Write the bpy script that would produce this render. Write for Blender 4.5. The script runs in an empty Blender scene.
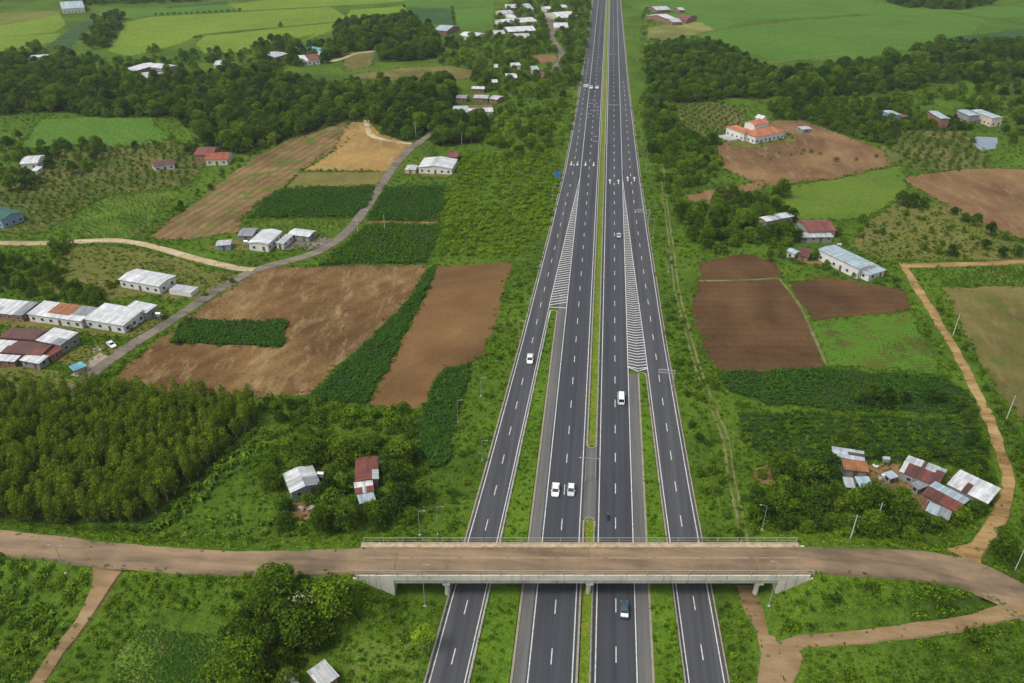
import bpy, bmesh, math, random
import numpy as np
from mathutils import Vector, Matrix
from mathutils.geometry import tessellate_polygon

random.seed(7)
RNG = np.random.default_rng(11)
S = bpy.context.scene
C = S.collection

# ------------------------------------------------------------------ camera
F = 800.0                                  # focal length in pixels of the 1024 px wide frame
TH = math.atan(480.5 / F)                  # downward pitch
CAMH = 128.6
YAW = math.atan(101 / math.hypot(F, 480.5))
cam = bpy.data.cameras.new('camera')
cam.sensor_width = 36.0
cam.lens = F / 1024 * 36.0
cam.clip_start = 1.0
cam.clip_end = 20000
camo = bpy.data.objects.new('camera', cam)
C.objects.link(camo)
camo.location = (0, 0, CAMH)
camo.rotation_euler = (math.pi / 2 - TH, 0, YAW)
S.camera = camo

# ------------------------------------------------------------------ sky, sun, exposure
SUN_EL, SUN_AZ = math.radians(58), math.radians(232)      # azimuth clockwise from +Y: from the left, a little behind
w = bpy.data.worlds.new('World')
S.world = w
w.use_nodes = True
nt = w.node_tree
sky = nt.nodes.new('ShaderNodeTexSky')
sky.sky_type = 'NISHITA'
sky.sun_disc = False
sky.sun_elevation = SUN_EL
sky.sun_rotation = SUN_AZ
sky.air_density = 1.0
sky.dust_density = 3.0
hs = nt.nodes.new('ShaderNodeHueSaturation')          # thin overcast: the blue is mostly washed out
hs.inputs['Saturation'].default_value = .38
nt.links.new(sky.outputs[0], hs.inputs['Color'])
nt.links.new(hs.outputs[0], nt.nodes['Background'].inputs[0])
nt.nodes['Background'].inputs[1].default_value = 0.13
sun = bpy.data.lights.new('sun', 'SUN')
sun.energy = 1.5
sun.angle = math.radians(18)
sun.color = (1.0, 0.96, 0.9)
suno = bpy.data.objects.new('sun', sun)
C.objects.link(suno)
sd = Vector((math.sin(SUN_AZ) * math.cos(SUN_EL), math.cos(SUN_AZ) * math.cos(SUN_EL), math.sin(SUN_EL)))
suno.rotation_euler = sd.to_track_quat('Z', 'Y').to_euler()
suno.location = (0, 0, 300)
S.view_settings.view_transform = 'Standard'
S.view_settings.look = 'None'
S.view_settings.gamma = 1
S.view_settings.exposure = 0.56
S.view_settings.use_curve_mapping = False
S.cycles.max_bounces = 6
S.cycles.diffuse_bounces = 3
S.cycles.transmission_bounces = 3
S.cycles.transparent_max_bounces = 6

# ------------------------------------------------------------------ pixel <-> ground
FW = np.array([-math.sin(YAW) * math.cos(TH), math.cos(YAW) * math.cos(TH), -math.sin(TH)])
RT = np.array([math.cos(YAW), math.sin(YAW), 0.0])
UP = np.cross(RT, FW)


def G(x, y, z=0.0):
    d = FW + RT * (x - 512) / F + UP * (341.5 - y) / F
    t = (z - CAMH) / d[2]
    return (d[0] * t, d[1] * t, z)


def G2(pts, z=0.0):
    return [G(x, y, z)[:2] for x, y in pts]


def PX(X, Y, Z=0.0):
    X, Y, Z = np.asarray(X, float), np.asarray(Y, float), np.asarray(Z, float) - CAMH
    c = X * FW[0] + Y * FW[1] + Z * FW[2]
    return 512 + F * (X * RT[0] + Y * RT[1]) / c, 341.5 - F * (X * UP[0] + Y * UP[1] + Z * UP[2]) / c


# ------------------------------------------------------------------ materials
MATS = {}


def rgb(h, k=1.0):
    c = [int(h[i:i + 2], 16) / 255 for i in (0, 2, 4)]
    return tuple(k * (v / 12.92 if v <= .04045 else ((v + .055) / 1.055) ** 2.4) for v in c) + (1.0,)


class NT:
    def __init__(self, name):
        m = bpy.data.materials.new(name)
        m.use_nodes = True
        self.m, self.t = m, m.node_tree
        self.t.nodes.clear()
        MATS[name] = m

    def n(self, kind, **kw):
        o = self.t.nodes.new('ShaderNode' + kind)
        for k, v in kw.items():
            if k.startswith('_'):
                setattr(o, k[1:], v)
            else:
                key = int(k[1:]) if k[0] == 'i' and k[1:].isdigit() else k.replace('_', ' ')
                sock = o.inputs[key]
                if isinstance(v, bpy.types.NodeSocket):
                    self.t.links.new(v, sock)
                else:
                    sock.default_value = v
        return o

    def ramp(self, fac, stops, interp='LINEAR'):
        r = self.n('ValToRGB', Fac=fac)
        r.color_ramp.interpolation = interp
        e = r.color_ramp.elements
        while len(e) < len(stops):
            e.new(0.5)
        for k, (p, c) in enumerate(stops):
            e[k].position = p
            e[k].color = c if len(c) == 4 else tuple(c) + (1,)
        return r.outputs[0]

    def noise(self, scale, detail=4, rough=.6, vec=None, dist=0.0):
        if vec is None:
            vec = self.coord()
        return self.n('TexNoise', Vector=vec, Scale=scale, Detail=detail, Roughness=rough, Distortion=dist).outputs[0]

    def coord(self, rot=0.0, sc=(1, 1, 1), kind='Object'):
        tc = self.n('TexCoord').outputs[kind]
        if rot == 0 and sc == (1, 1, 1):
            return tc
        mp = self.n('Mapping', Vector=tc)
        mp.inputs['Rotation'].default_value = (0, 0, rot)
        mp.inputs['Scale'].default_value = sc
        return mp.outputs[0]

    def mix(self, fac, a, b, blend='MIX'):
        o = self.n('Mix', _data_type='RGBA', _blend_type=blend, i0=fac)
        for s, v in ((6, a), (7, b)):
            if isinstance(v, bpy.types.NodeSocket):
                self.t.links.new(v, o.inputs[s])
            else:
                o.inputs[s].default_value = v
        return o.outputs[2]

    def math(self, op, a, b=0.0, clamp=False):
        return self.n('Math', _operation=op, _use_clamp=clamp, i0=a, i1=b).outputs[0]

    def out(self, shader):
        o = self.n('OutputMaterial')
        self.t.links.new(shader, o.inputs[0])
        return self.m

    def pbr(self, col, rough=.9, bump=None, bstr=.3, bdist=.1, spec=.2, metal=0.0):
        p = self.n('BsdfPrincipled', Base_Color=col, Roughness=rough, Metallic=metal)
        p.inputs['Specular IOR Level'].default_value = spec
        if bump is not None:
            b = self.n('Bump', Height=bump, Strength=bstr, Distance=bdist)
            self.t.links.new(b.outputs[0], p.inputs['Normal'])
        return self.out(p.outputs[0])


def K(c, k):
    return (c[0] * k, c[1] * k, c[2] * k, 1)


def ground_mat(name, cols, brown=None, brown_amt=.62, s1=.03, s2=.35, s3=2.2):
    q = NT(name)
    a = q.noise(s1, 3, .6)
    b = q.noise(s2, 4, .7)
    c = q.noise(s3, 3, .7)
    col = q.ramp(q.math('ADD', q.math('MULTIPLY', a, .5), q.math('MULTIPLY', b, .5)),
                 [(.34 + .32 * i / (len(cols) - 1), k) for i, k in enumerate(cols)])
    col = q.mix(1.0, col, q.ramp(c, [(.25, (.45, .45, .45)), (.7, (1.35, 1.35, 1.3))]), 'MULTIPLY')
    if brown:
        d = q.noise(s1 * 2.3, 5, .65)
        col = q.mix(q.ramp(d, [(brown_amt, (0, 0, 0)), (brown_amt + .09, (1, 1, 1))]), col, brown)
    return q.pbr(col, .95, q.math('ADD', b, c), .5, .3, .05)


def soil_mat(name, cols, rot=0.0, furrow=.9, fstr=.35, streak=None, weed=None, weed_at=.64):
    """ploughed soil: patchy colour, furrow lines, straw streaks and stray weeds"""
    q = NT(name)
    a = q.noise(.045, 4, .6)
    b = q.noise(.9, 4, .7)
    col = q.ramp(q.math('ADD', q.math('MULTIPLY', a, .6), q.math('MULTIPLY', b, .4)),
                 [(.36 + .28 * i / (len(cols) - 1), k) for i, k in enumerate(cols)])
    dm = q.noise(.018, 5, .6, None, 1.2)
    col = q.mix(1.0, col, q.ramp(dm, [(.38, (.74, .73, .72)), (.62, (1.15, 1.14, 1.1))]), 'MULTIPLY')
    vec = q.coord(rot)
    wv = q.n('TexWave', Vector=vec, Scale=furrow, Distortion=1.5, Detail=2, Detail_Scale=.6).outputs['Fac']
    col = q.mix(fstr, col, q.ramp(wv, [(.2, (.55, .55, .55)), (.8, (1.25, 1.25, 1.25))]), 'MULTIPLY')
    if streak:
        s = q.noise(.2, 7, .82, q.coord(rot, (1.0, .3, 1)))
        col = q.mix(q.ramp(s, [(.5, (0, 0, 0)), (.7, (.7, .7, .7))]), col, streak)
    if weed:
        s = q.noise(.10, 6, .72)
        col = q.mix(q.ramp(s, [(weed_at, (0, 0, 0)), (weed_at + .08, (1, 1, 1))]), col, weed)
    return q.pbr(col, .96, q.math('ADD', wv, b), .5, .12, .05)


def leaf_mat(name, cols, trans=.42, var=.5):
    """foliage: colour differs from plant to plant and from leaf to leaf, light passes through"""
    q = NT(name)
    r = q.n('ObjectInfo').outputs['Random']
    isl = q.n('NewGeometry').outputs['Random Per Island']
    col = q.ramp(r, [(i / (len(cols) - 1), k) for i, k in enumerate(cols)])
    col = q.mix(1.0, col, q.ramp(isl, [(0, (1 - var,) * 3), (1, (1 + var, 1 + var, 1 + var * .6))]), 'MULTIPLY')
    col = q.mix(1.0, col, q.ramp(q.noise(.55, 2, .5), [(.35, (.6, .62, .7)), (.65, (1.35, 1.3, 1.1))]), 'MULTIPLY')
    d = q.n('BsdfDiffuse', Color=col).outputs[0]
    t = q.n('BsdfTranslucent', Color=q.mix(1.0, col, (1.1, 1.25, .6, 1), 'MULTIPLY')).outputs[0]
    mx = q.n('MixShader', i0=trans, i1=d, i2=t).outputs[0]
    return q.out(mx)


ground_mat('grass_ground', [(0.031, 0.059, 0.008, 1), (0.052, 0.095, 0.011, 1), (0.078, 0.138, 0.014, 1), (0.105, 0.157, 0.017, 1)], (.17, .115, .055, 1), .66)
ground_mat('verge_grass', [(0.049, 0.089, 0.008, 1), (0.078, 0.147, 0.013, 1), (0.112, 0.191, 0.017, 1)], (.13, .12, .03, 1), .68, .05)
ground_mat('median_grass', [(0.076, 0.123, 0.013, 1), (0.124, 0.188, 0.017, 1), (0.162, 0.188, 0.025, 1)], (.21, .155, .06, 1), .58, .12)
ground_mat('wood_floor', [(.018, .03, .006, 1), (.03, .05, .008, 1), (.045, .065, .012, 1)], (.07, .05, .025, 1), .66)  # shade beneath the woods is put into this ground colour
ground_mat('rice_green', [(0.057, 0.122, 0.017, 1), (0.073, 0.148, 0.021, 1), (0.088, 0.172, 0.022, 1)], None, s1=.012, s2=.06, s3=.5)
ground_mat('rice_bright', [(0.104, 0.167, 0.019, 1), (0.134, 0.203, 0.023, 1), (0.160, 0.226, 0.029, 1)], None, s1=.012, s2=.06, s3=.5)
ground_mat('rice_olive', [(0.093, 0.117, 0.022, 1), (0.134, 0.148, 0.033, 1), (0.166, 0.172, 0.046, 1)], None, s1=.02, s2=.08, s3=.5)
ground_mat('rice_dark', [(0.030, 0.070, 0.025, 1), (0.040, 0.084, 0.028, 1), (0.050, 0.098, 0.032, 1)], None, s1=.02, s2=.08, s3=.5)
ground_mat('meadow', [(0.065, 0.113, 0.015, 1), (0.097, 0.158, 0.020, 1), (0.130, 0.177, 0.026, 1)], (.15, .13, .05, 1), .6)
ground_mat('scrub_floor', [(.045, .075, .012, 1), (.075, .10, .02, 1), (.12, .12, .035, 1), (.19, .14, .065, 1)], (.24, .145, .075, 1), .6)
ground_mat('dry_meadow', [(.08, .10, .02, 1), (.125, .13, .032, 1), (.19, .16, .06, 1)], (.20, .13, .07, 1), .58)
ground_mat('crop_floor', [(.02, .04, .012, 1), (.03, .055, .015, 1), (.045, .075, .018, 1)])
STRIP_ROT = -math.radians(80 + 90)
soil_mat('soil_tan', [(0.100, 0.056, 0.023, 1), (0.144, 0.084, 0.035, 1), (0.205, 0.134, 0.059, 1)], math.radians(35), .05, .2, (.34, .25, .12, 1), (.07, .095, .02, 1), .66)
soil_mat('soil_brown', [(0.114, 0.063, 0.026, 1), (0.148, 0.085, 0.036, 1), (0.182, 0.111, 0.048, 1)], math.radians(12), .5, .22, None, (.10, .10, .03, 1), .70)
soil_mat('soil_dark', [(0.071, 0.040, 0.019, 1), (0.098, 0.056, 0.027, 1), (0.127, 0.075, 0.037, 1)], math.radians(84), .085, .1, None, (.09, .075, .03, 1), .70)
soil_mat('soil_gold', [(0.216, 0.141, 0.048, 1), (0.279, 0.176, 0.060, 1), (0.333, 0.220, 0.080, 1)], math.radians(30), .3, .2, (.36, .29, .15, 1), (.13, .14, .03, 1), .6)
soil_mat('soil_strip', [(.115, .075, .034, 1), (.17, .11, .05, 1), (.23, .155, .075, 1)], STRIP_ROT, .075, .35, (.27, .21, .10, 1), (.08, .12, .02, 1), .52)
soil_mat('soil_villa', [(0.131, 0.076, 0.035, 1), (0.176, 0.106, 0.049, 1), (0.221, 0.140, 0.068, 1)], math.radians(80), .2, .15, (.27, .19, .12, 1), (.12, .10, .04, 1), .66)
soil_mat('soil_field_green', [(.10, .07, .03, 1), (.09, .12, .02, 1), (.085, .15, .018, 1)], math.radians(100), .3, .3, None, (.07, .15, .015, 1), .45)
soil_mat('soil_olive', [(.10, .085, .03, 1), (.13, .12, .035, 1), (.17, .14, .05, 1)], math.radians(20), .11, .05, (.22, .155, .08, 1), (.075, .105, .02, 1), .55)
soil_mat('pale_crop', [(.13, .15, .035, 1), (.17, .18, .05, 1), (.21, .205, .065, 1)], math.radians(80), .2, .2)

def asphalt(name, lo, hi, rot=0.0, dust=None):
    """worn asphalt: wheel tracks along the lanes, patches, cross joints and oil stains"""
    q = NT(name)
    a = q.noise(.5, 4, .6, q.coord(0, (1, .05, 1)))
    b = q.noise(9, 3, .7)
    c = q.noise(.06, 4, .6, q.coord(0, (1, .35, 1)))
    col = q.ramp(q.math('ADD', q.math('MULTIPLY', a, .55), q.math('MULTIPLY', c, .45)), [(.36, lo), (.64, hi)])
    tr = q.noise(1.15, 1, .3, q.coord(0, (1, .004, 1)))
    col = q.mix(.6, col, q.ramp(tr, [(.3, (.72, .72, .73)), (.7, (1.3, 1.29, 1.27))]), 'MULTIPLY')
    col = q.mix(.25, col, q.ramp(b, [(.3, (.6, .6, .6)), (.7, (1.4, 1.4, 1.4))]), 'MULTIPLY')
    pt = q.noise(.22, 2, .4, q.coord(0, (1, .10, 1)))
    col = q.mix(q.ramp(pt, [(.66, (0, 0, 0)), (.68, (.35, .35, .35))]), col, K(lo, .72))
    st = q.noise(.45, 5, .75)
    col = q.mix(q.ramp(st, [(.68, (0, 0, 0)), (.8, (.6, .6, .6))]), col, K(lo, .6))
    if dust:
        d = q.noise(.3, 5, .7, q.coord(0, (1, .2, 1)))
        col = q.mix(q.ramp(d, [(.5, (0, 0, 0)), (.75, (.6, .6, .6))]), col, dust)
    return q.pbr(col, .82, b, .15, .02, .3)


asphalt('asphalt', (.037, .040, .046, 1), (.051, .055, .062, 1))
asphalt('asphalt_worn', (.046, .048, .053, 1), (.066, .068, .072, 1))
asphalt('asphalt_shoulder', (.085, .085, .082, 1), (.12, .12, .113, 1), dust=(.16, .14, .11, 1))
asphalt('asphalt_village', (.11, .105, .10, 1), (.15, .14, .13, 1), dust=(.2, .16, .11, 1))


def dirt_road(name, lo, mid, hi, rot):
    q = NT(name)
    a = q.noise(.35, 5, .65, q.coord(rot, (.12, 1, 1)))
    b = q.noise(4, 4, .7)
    c = q.noise(.07, 4, .6)
    col = q.ramp(q.math('ADD', q.math('MULTIPLY', a, .55), q.math('MULTIPLY', c, .45)), [(.4, K(lo, .85)), (.5, mid), (.6, K(hi, 1.05))])
    col = q.mix(.35, col, q.ramp(b, [(.3, (.65, .65, .65)), (.7, (1.35, 1.35, 1.35))]), 'MULTIPLY')
    return q.pbr(col, .95, b, .3, .04, .05)


dirt_road('dust_road', (0.145, 0.106, 0.068, 1), (0.194, 0.141, 0.088, 1), (0.257, 0.180, 0.106, 1), -.1)
dirt_road('orange_track', (0.214, 0.135, 0.052, 1), (0.285, 0.183, 0.072, 1), (0.356, 0.247, 0.117, 1), 1.2)
dirt_road('brown_track', (0.162, 0.109, 0.054, 1), (0.214, 0.143, 0.072, 1), (0.266, 0.184, 0.102, 1), 1.2)
dirt_road('cream_track', (0.306, 0.241, 0.136, 1), (0.391, 0.315, 0.192, 1), (0.468, 0.390, 0.256, 1), .3)
dirt_road('grass_track', (0.096, 0.113, 0.035, 1), (0.136, 0.135, 0.052, 1), (0.184, 0.171, 0.077, 1), 1.4)
dirt_road('grey_lane', (.12, .105, .082, 1), (.155, .134, .103, 1), (.195, .167, .125, 1), .6)


def plain(name, col, rough=.7, var=.25, scale=1.5, spec=.3, metal=0.0, dirt=None, dscale=.5):
    q = NT(name)
    n = q.noise(scale, 5, .65)
    c = q.mix(1.0, col, q.ramp(n, [(.3, (1 - var,) * 3), (.7, (1 + var * .6,) * 3)]), 'MULTIPLY')
    if dirt:
        d = q.noise(dscale, 6, .7)
        c = q.mix(q.ramp(d, [(.5, (0, 0, 0)), (.72, (.85, .85, .85))]), c, dirt)
    return q.pbr(c, rough, n, .1, .02, spec, metal)


plain('road_paint', (.58, .57, .53, 1), .7, .35, 3.5, .2, dirt=(.2, .195, .185, 1), dscale=1.1)
plain('kerb_concrete', (.28, .24, .18, 1), .9, .3, .6, .1, dirt=(.28, .22, .14, 1), dscale=.25)
plain('dusty_concrete', (.40, .32, .215, 1), .95, .35, .9, .1, dirt=(.25, .15, .08, 1), dscale=.7)
plain('galvanised', (.33, .34, .33, 1), .5, .15, 3, .5, .3)
plain('railing_paint', (.36, .35, .31, 1), .6, .3, 2, .3, dirt=(.2, .15, .10, 1), dscale=2)
plain('pole_green', (.42, .50, .46, 1), .6, .1, 2)
plain('pole_concrete', (.50, .49, .45, 1), .9, .15, 2)
plain('white_wall', (.62, .61, .56, 1), .9, .15, .6, .1, dirt=(.4, .37, .31, 1), dscale=.7)
plain('cream_wall', (.58, .50, .38, 1), .9, .15, .6, .1, dirt=(.38, .30, .21, 1), dscale=.7)
plain('grey_wall', (.26, .26, .25, 1), .9, .2, .6, .1, dirt=(.15, .14, .13, 1), dscale=.7)
plain('brick_wall', (.24, .125, .085, 1), .9, .25, 2, .1, dirt=(.30, .22, .17, 1), dscale=.8)
plain('blue_wall', (.20, .30, .38, 1), .9, .2, .6, .1)
plain('dark_opening', (.02, .02, .022, 1), .4, .1, 1)
plain('frame_paint', (.45, .45, .43, 1), .6, .1, 1)
plain('frame_blue', (.10, .30, .50, 1), .6, .1, 1)
plain('door_wood', (.13, .07, .04, 1), .7, .2, 2)
plain('bark', (.16, .12, .085, 1), .95, .3, 3, .05)
plain('pale_bark', (.24, .21, .165, 1), .95, .3, 3, .05)
plain('rubble', (.36, .30, .24, 1), .95, .4, 1.2, .05, dirt=(.2, .13, .08, 1))
plain('sign_blue', (.02, .14, .42, 1), .5, .05, 1)
plain('sign_white', (.75, .75, .73, 1), .5, .05, 1)
plain('tyre_rubber', (.02, .02, .02, 1), .9, .1, 2)
plain('rim_alloy', (.5, .5, .5, 1), .4, .1, 2, .5, .5)
plain('lamp_red', (.4, .02, .015, 1), .3, .05, 2)
plain('lamp_clear', (.75, .75, .72, 1), .2, .05, 2)
plain('car_white', (.78, .78, .78, 1), .3, .03, 1, .5)
plain('car_silver', (.46, .47, .48, 1), .3, .03, 1, .5)
plain('car_slate', (.05, .085, .12, 1), .25, .05, 1, .6)
plain('cloth_dark', (.05, .055, .07, 1), .9, .2, 5)
plain('cloth_pale', (.45, .43, .42, 1), .9, .2, 5)
plain('skin', (.32, .18, .12, 1), .6, .1, 5)
q = NT('car_glass')
q.pbr((.018, .024, .03, 1), .08, None, spec=.7)
q = NT('window_glass')
q.pbr((.03, .04, .05, 1), .12, None, spec=.6)
q = NT('pond_water')
q.pbr(q.ramp(q.noise(.2, 3), [(.3, (.10, .15, .19, 1)), (.7, (.14, .19, .22, 1))]), .08, q.noise(1.5, 3), .05, .05, .6)


def stained(name, col, stain, amt=.5):
    q = NT(name)
    st = q.noise(1.3, 5, .7, q.coord(0, (1, 1, .12)))
    bl = q.noise(.25, 4, .6)
    c = q.mix(q.ramp(st, [(amt, (0, 0, 0)), (amt + .16, (.85, .85, .85))]), col, stain)
    c = q.mix(1.0, c, q.ramp(bl, [(.3, (.75, .75, .74)), (.7, (1.15, 1.14, 1.1))]), 'MULTIPLY')
    return q.pbr(c, .92, st, .15, .03, .1)


stained('pale_concrete', (.50, .48, .40, 1), (.17, .155, .12, 1), .54)
stained('girder_concrete', (.36, .37, .34, 1), (.16, .16, .13, 1), .52)


def roof_mat(name, col, rust=None, rust_at=.6, rib=4.0, rough=.45):
    """corrugated sheet metal: ribs run across the eaves, rust and grime in patches"""
    q = NT(name)
    uv = q.n('UVMap').outputs[0]
    x = q.n('SeparateXYZ', Vector=uv).outputs[0]
    wv = q.math('SINE', q.math('MULTIPLY', x, rib * 2 * math.pi))
    n = q.noise(.35, 5, .7)
    sheet = q.n('TexWhiteNoise', _noise_dimensions='1D', W=q.math('FLOOR', q.math('MULTIPLY', x, 1.0))).outputs[0]
    c = q.mix(1.0, col, q.ramp(n, [(.3, (.72, .72, .72)), (.65, (1.08, 1.08, 1.08))]), 'MULTIPLY')
    c = q.mix(1.0, c, q.ramp(sheet, [(0, (.80, .81, .82)), (1, (1.08, 1.08, 1.08))]), 'MULTIPLY')
    sk = q.noise(.9, 5, .75, q.n('Mapping', Vector=uv, Scale=(1.6, .12, 1)).outputs[0])
    c = q.mix(1.0, c, q.ramp(sk, [(.35, (.62, .6, .57)), (.6, (1.05, 1.05, 1.05))]), 'MULTIPLY')
    if rust:
        d = q.noise(.5, 6, .75)
        c = q.mix(q.ramp(d, [(rust_at, (0, 0, 0)), (rust_at + .1, (.9, .9, .9))]), c, rust)
    return q.pbr(c, rough, wv, .35, .05, .4, .1)


RUST = (.20, .085, .045, 1)
roof_mat('roof_white', (.70, .71, .71, 1), (.42, .38, .33, 1), .66)
roof_mat('roof_pale', (.52, .54, .53, 1), (.32, .26, .20, 1), .58)
roof_mat('roof_grey', (.30, .32, .33, 1), (.20, .15, .12, 1), .58)
roof_mat('roof_bluegrey', (.42, .52, .56, 1), (.35, .37, .36, 1), .66)
roof_mat('roof_blue', (.16, .42, .52, 1), (.35, .42, .44, 1), .68)
roof_mat('roof_rust', (.145, .058, .045, 1), (.085, .05, .04, 1), .56)
roof_mat('roof_red', (.22, .07, .05, 1), (.16, .06, .045, 1), .56)
roof_mat('roof_orange', (.36, .15, .055, 1), (.42, .28, .18, 1), .55)
roof_mat('roof_green', (.035, .13, .10, 1), (.05, .10, .08, 1), .62)
roof_mat('roof_tile', (.46, .175, .085, 1), (.36, .13, .07, 1), .55, 3.0, .85)
roof_mat('roof_tile_red', (.33, .10, .05, 1), (.24, .08, .05, 1), .55, 3.0, .85)

leaf_mat('leaf_tree', [(0.065, 0.121, 0.013, 1), (0.093, 0.165, 0.017, 1), (0.120, 0.205, 0.022, 1), (0.155, 0.250, 0.025, 1)])
leaf_mat('leaf_dark', [(0.032, 0.075, 0.015, 1), (0.054, 0.112, 0.020, 1), (0.081, 0.152, 0.022, 1), (0.124, 0.213, 0.026, 1)])
leaf_mat('leaf_plantation', [(0.099, 0.149, 0.015, 1), (0.133, 0.195, 0.021, 1), (0.178, 0.244, 0.025, 1)])
leaf_mat('leaf_light', [(0.121, 0.205, 0.019, 1), (0.161, 0.255, 0.023, 1), (0.208, 0.305, 0.029, 1)])
leaf_mat('leaf_weed', [(0.085, 0.166, 0.014, 1), (0.128, 0.226, 0.018, 1), (0.178, 0.286, 0.023, 1)])
leaf_mat('leaf_bright', [(0.155, 0.252, 0.017, 1), (0.207, 0.319, 0.023, 1), (0.252, 0.359, 0.026, 1)])
leaf_mat('leaf_crop', [(0.042, 0.116, 0.020, 1), (0.059, 0.141, 0.024, 1), (0.081, 0.173, 0.026, 1)])
leaf_mat('leaf_crop_green', [(0.053, 0.126, 0.014, 1), (0.072, 0.151, 0.016, 1), (0.095, 0.187, 0.019, 1)])
leaf_mat('leaf_banana', [(0.085, 0.172, 0.019, 1), (0.111, 0.207, 0.024, 1), (0.148, 0.242, 0.031, 1)])
leaf_mat('leaf_orchard', [(0.072, 0.129, 0.021, 1), (0.095, 0.159, 0.025, 1), (0.127, 0.196, 0.030, 1)])
leaf_mat('blossom', [(0.450, 0.450, 0.400, 1), (0.500, 0.500, 0.460, 1)])

# ------------------------------------------------------------------ mesh helpers


def link(name, me, mat=None, parent=None):
    o = bpy.data.objects.new(name, me)
    C.objects.link(o)
    if mat and me is not None and not me.materials:
        me.materials.append(MATS[mat])
    if parent:
        o.parent = parent
    return o


def mesh(verts, faces, mat=None):
    me = bpy.data.meshes.new('mesh')
    me.from_pydata([tuple(v) for v in verts], [], [tuple(f) for f in faces])
    me.update()
    if mat:
        me.materials.append(MATS[mat])
    return me


def obj(name, verts, faces, mat, parent=None):
    return link(name, mesh(verts, faces, mat), None, parent)


def tag(o, label=None, cat=None, group=None, kind=None):
    if label:
        o['label'] = label
    if cat:
        o['category'] = cat
    if group:
        o['group'] = group
    if kind:
        o['kind'] = kind
    return o


def empty(name, loc=(0, 0, 0), rz=0.0):
    o = link(name, None)
    o.location = loc
    o.rotation_euler = (0, 0, rz)
    o.empty_display_size = .5
    return o


class MB:
    def __init__(self):
        self.v, self.f = [], []

    def box(self, c, s, rz=0.0, taper=1.0):
        """c = centre of the base, s = full sizes"""
        n = len(self.v)
        co, si = math.cos(rz), math.sin(rz)
        for z, k in ((0, 1), (s[2], taper)):
            for sx, sy in ((-1, -1), (1, -1), (1, 1), (-1, 1)):
                x, y = sx * s[0] / 2 * k, sy * s[1] / 2 * k
                self.v.append((c[0] + x * co - y * si, c[1] + x * si + y * co, c[2] + z))
        for f in ((3, 2, 1, 0), (4, 5, 6, 7), (0, 1, 5, 4), (1, 2, 6, 5), (2, 3, 7, 6), (3, 0, 4, 7)):
            self.f.append(tuple(n + k for k in f))
        return self

    def tube(self, pts, radii, seg=7, cap=True):
        pts = [Vector(p) for p in pts]
        n0 = len(self.v)
        for i, p in enumerate(pts):
            d = (pts[min(i + 1, len(pts) - 1)] - pts[max(i - 1, 0)]).normalized()
            a = d.orthogonal().normalized()
            b = d.cross(a)
            for k in range(seg):
                t = 2 * math.pi * k / seg
                self.v.append(tuple(p + (a * math.cos(t) + b * math.sin(t)) * radii[i]))
        for i in range(len(pts) - 1):
            for k in range(seg):
                k2 = (k + 1) % seg
                self.f.append((n0 + i * seg + k, n0 + i * seg + k2, n0 + (i + 1) * seg + k2, n0 + (i + 1) * seg + k))
        if cap:
            self.f.append(tuple(n0 + k for k in reversed(range(seg))))
            self.f.append(tuple(n0 + (len(pts) - 1) * seg + k for k in range(seg)))
        return self

    def bar(self, a, b, wd, ht):
        """box beam from a to b, width wd, height ht upwards"""
        a, b = Vector(a), Vector(b)
        d = (b - a)
        s = Vector((-d.y, d.x, 0)).normalized() * wd / 2
        n = len(self.v)
        for z in (0, ht):
            for p in (a - s, b - s, b + s, a + s):
                self.v.append((p.x, p.y, p.z + z))
        for f in ((3, 2, 1, 0), (4, 5, 6, 7), (0, 1, 5, 4), (1, 2, 6, 5), (2, 3, 7, 6), (3, 0, 4, 7)):
            self.f.append(tuple(n + k for k in f))
        return self

    def build(self, name, mat, parent=None):
        return obj(name, self.v, self.f, mat, parent)

    def mesh(self, mat):
        return mesh(self.v, self.f, mat)


def pip(X, Y, poly):
    X, Y = np.asarray(X), np.asarray(Y)
    r = np.zeros(X.shape, bool)
    n = len(poly)
    for i in range(n):
        x1, y1 = poly[i]
        x2, y2 = poly[(i + 1) % n]
        if y1 == y2:
            continue
        c = ((y1 > Y) != (y2 > Y)) & (X < (x2 - x1) * (Y - y1) / (y2 - y1) + x1)
        r ^= c
    return r


# occupancy of the ground, one cell per metre: nothing grows where it is set
OX0, OX1, OY0, OY1 = -900, 900, 40, 1300
OCC = np.zeros((OY1 - OY0, OX1 - OX0), bool)


def occupy(poly, grid=None):
    grid = OCC if grid is None else grid
    xs, ys = [p[0] for p in poly], [p[1] for p in poly]
    a, b = max(OX0, int(min(xs)) - 1), min(OX1, int(max(xs)) + 2)
    c, d = max(OY0, int(min(ys)) - 1), min(OY1, int(max(ys)) + 2)
    if a >= b or c >= d:
        return
    X, Y = np.meshgrid(np.arange(a, b) + .5, np.arange(c, d) + .5)
    grid[c - OY0:d - OY0, a - OX0:b - OX0] |= pip(X, Y, poly)


def occupied(X, Y, grid=None):
    grid = OCC if grid is None else grid
    i = np.clip(np.floor(Y).astype(int) - OY0, 0, OY1 - OY0 - 1)
    j = np.clip(np.floor(X).astype(int) - OX0, 0, OX1 - OX0 - 1)
    return grid[i, j]


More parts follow.
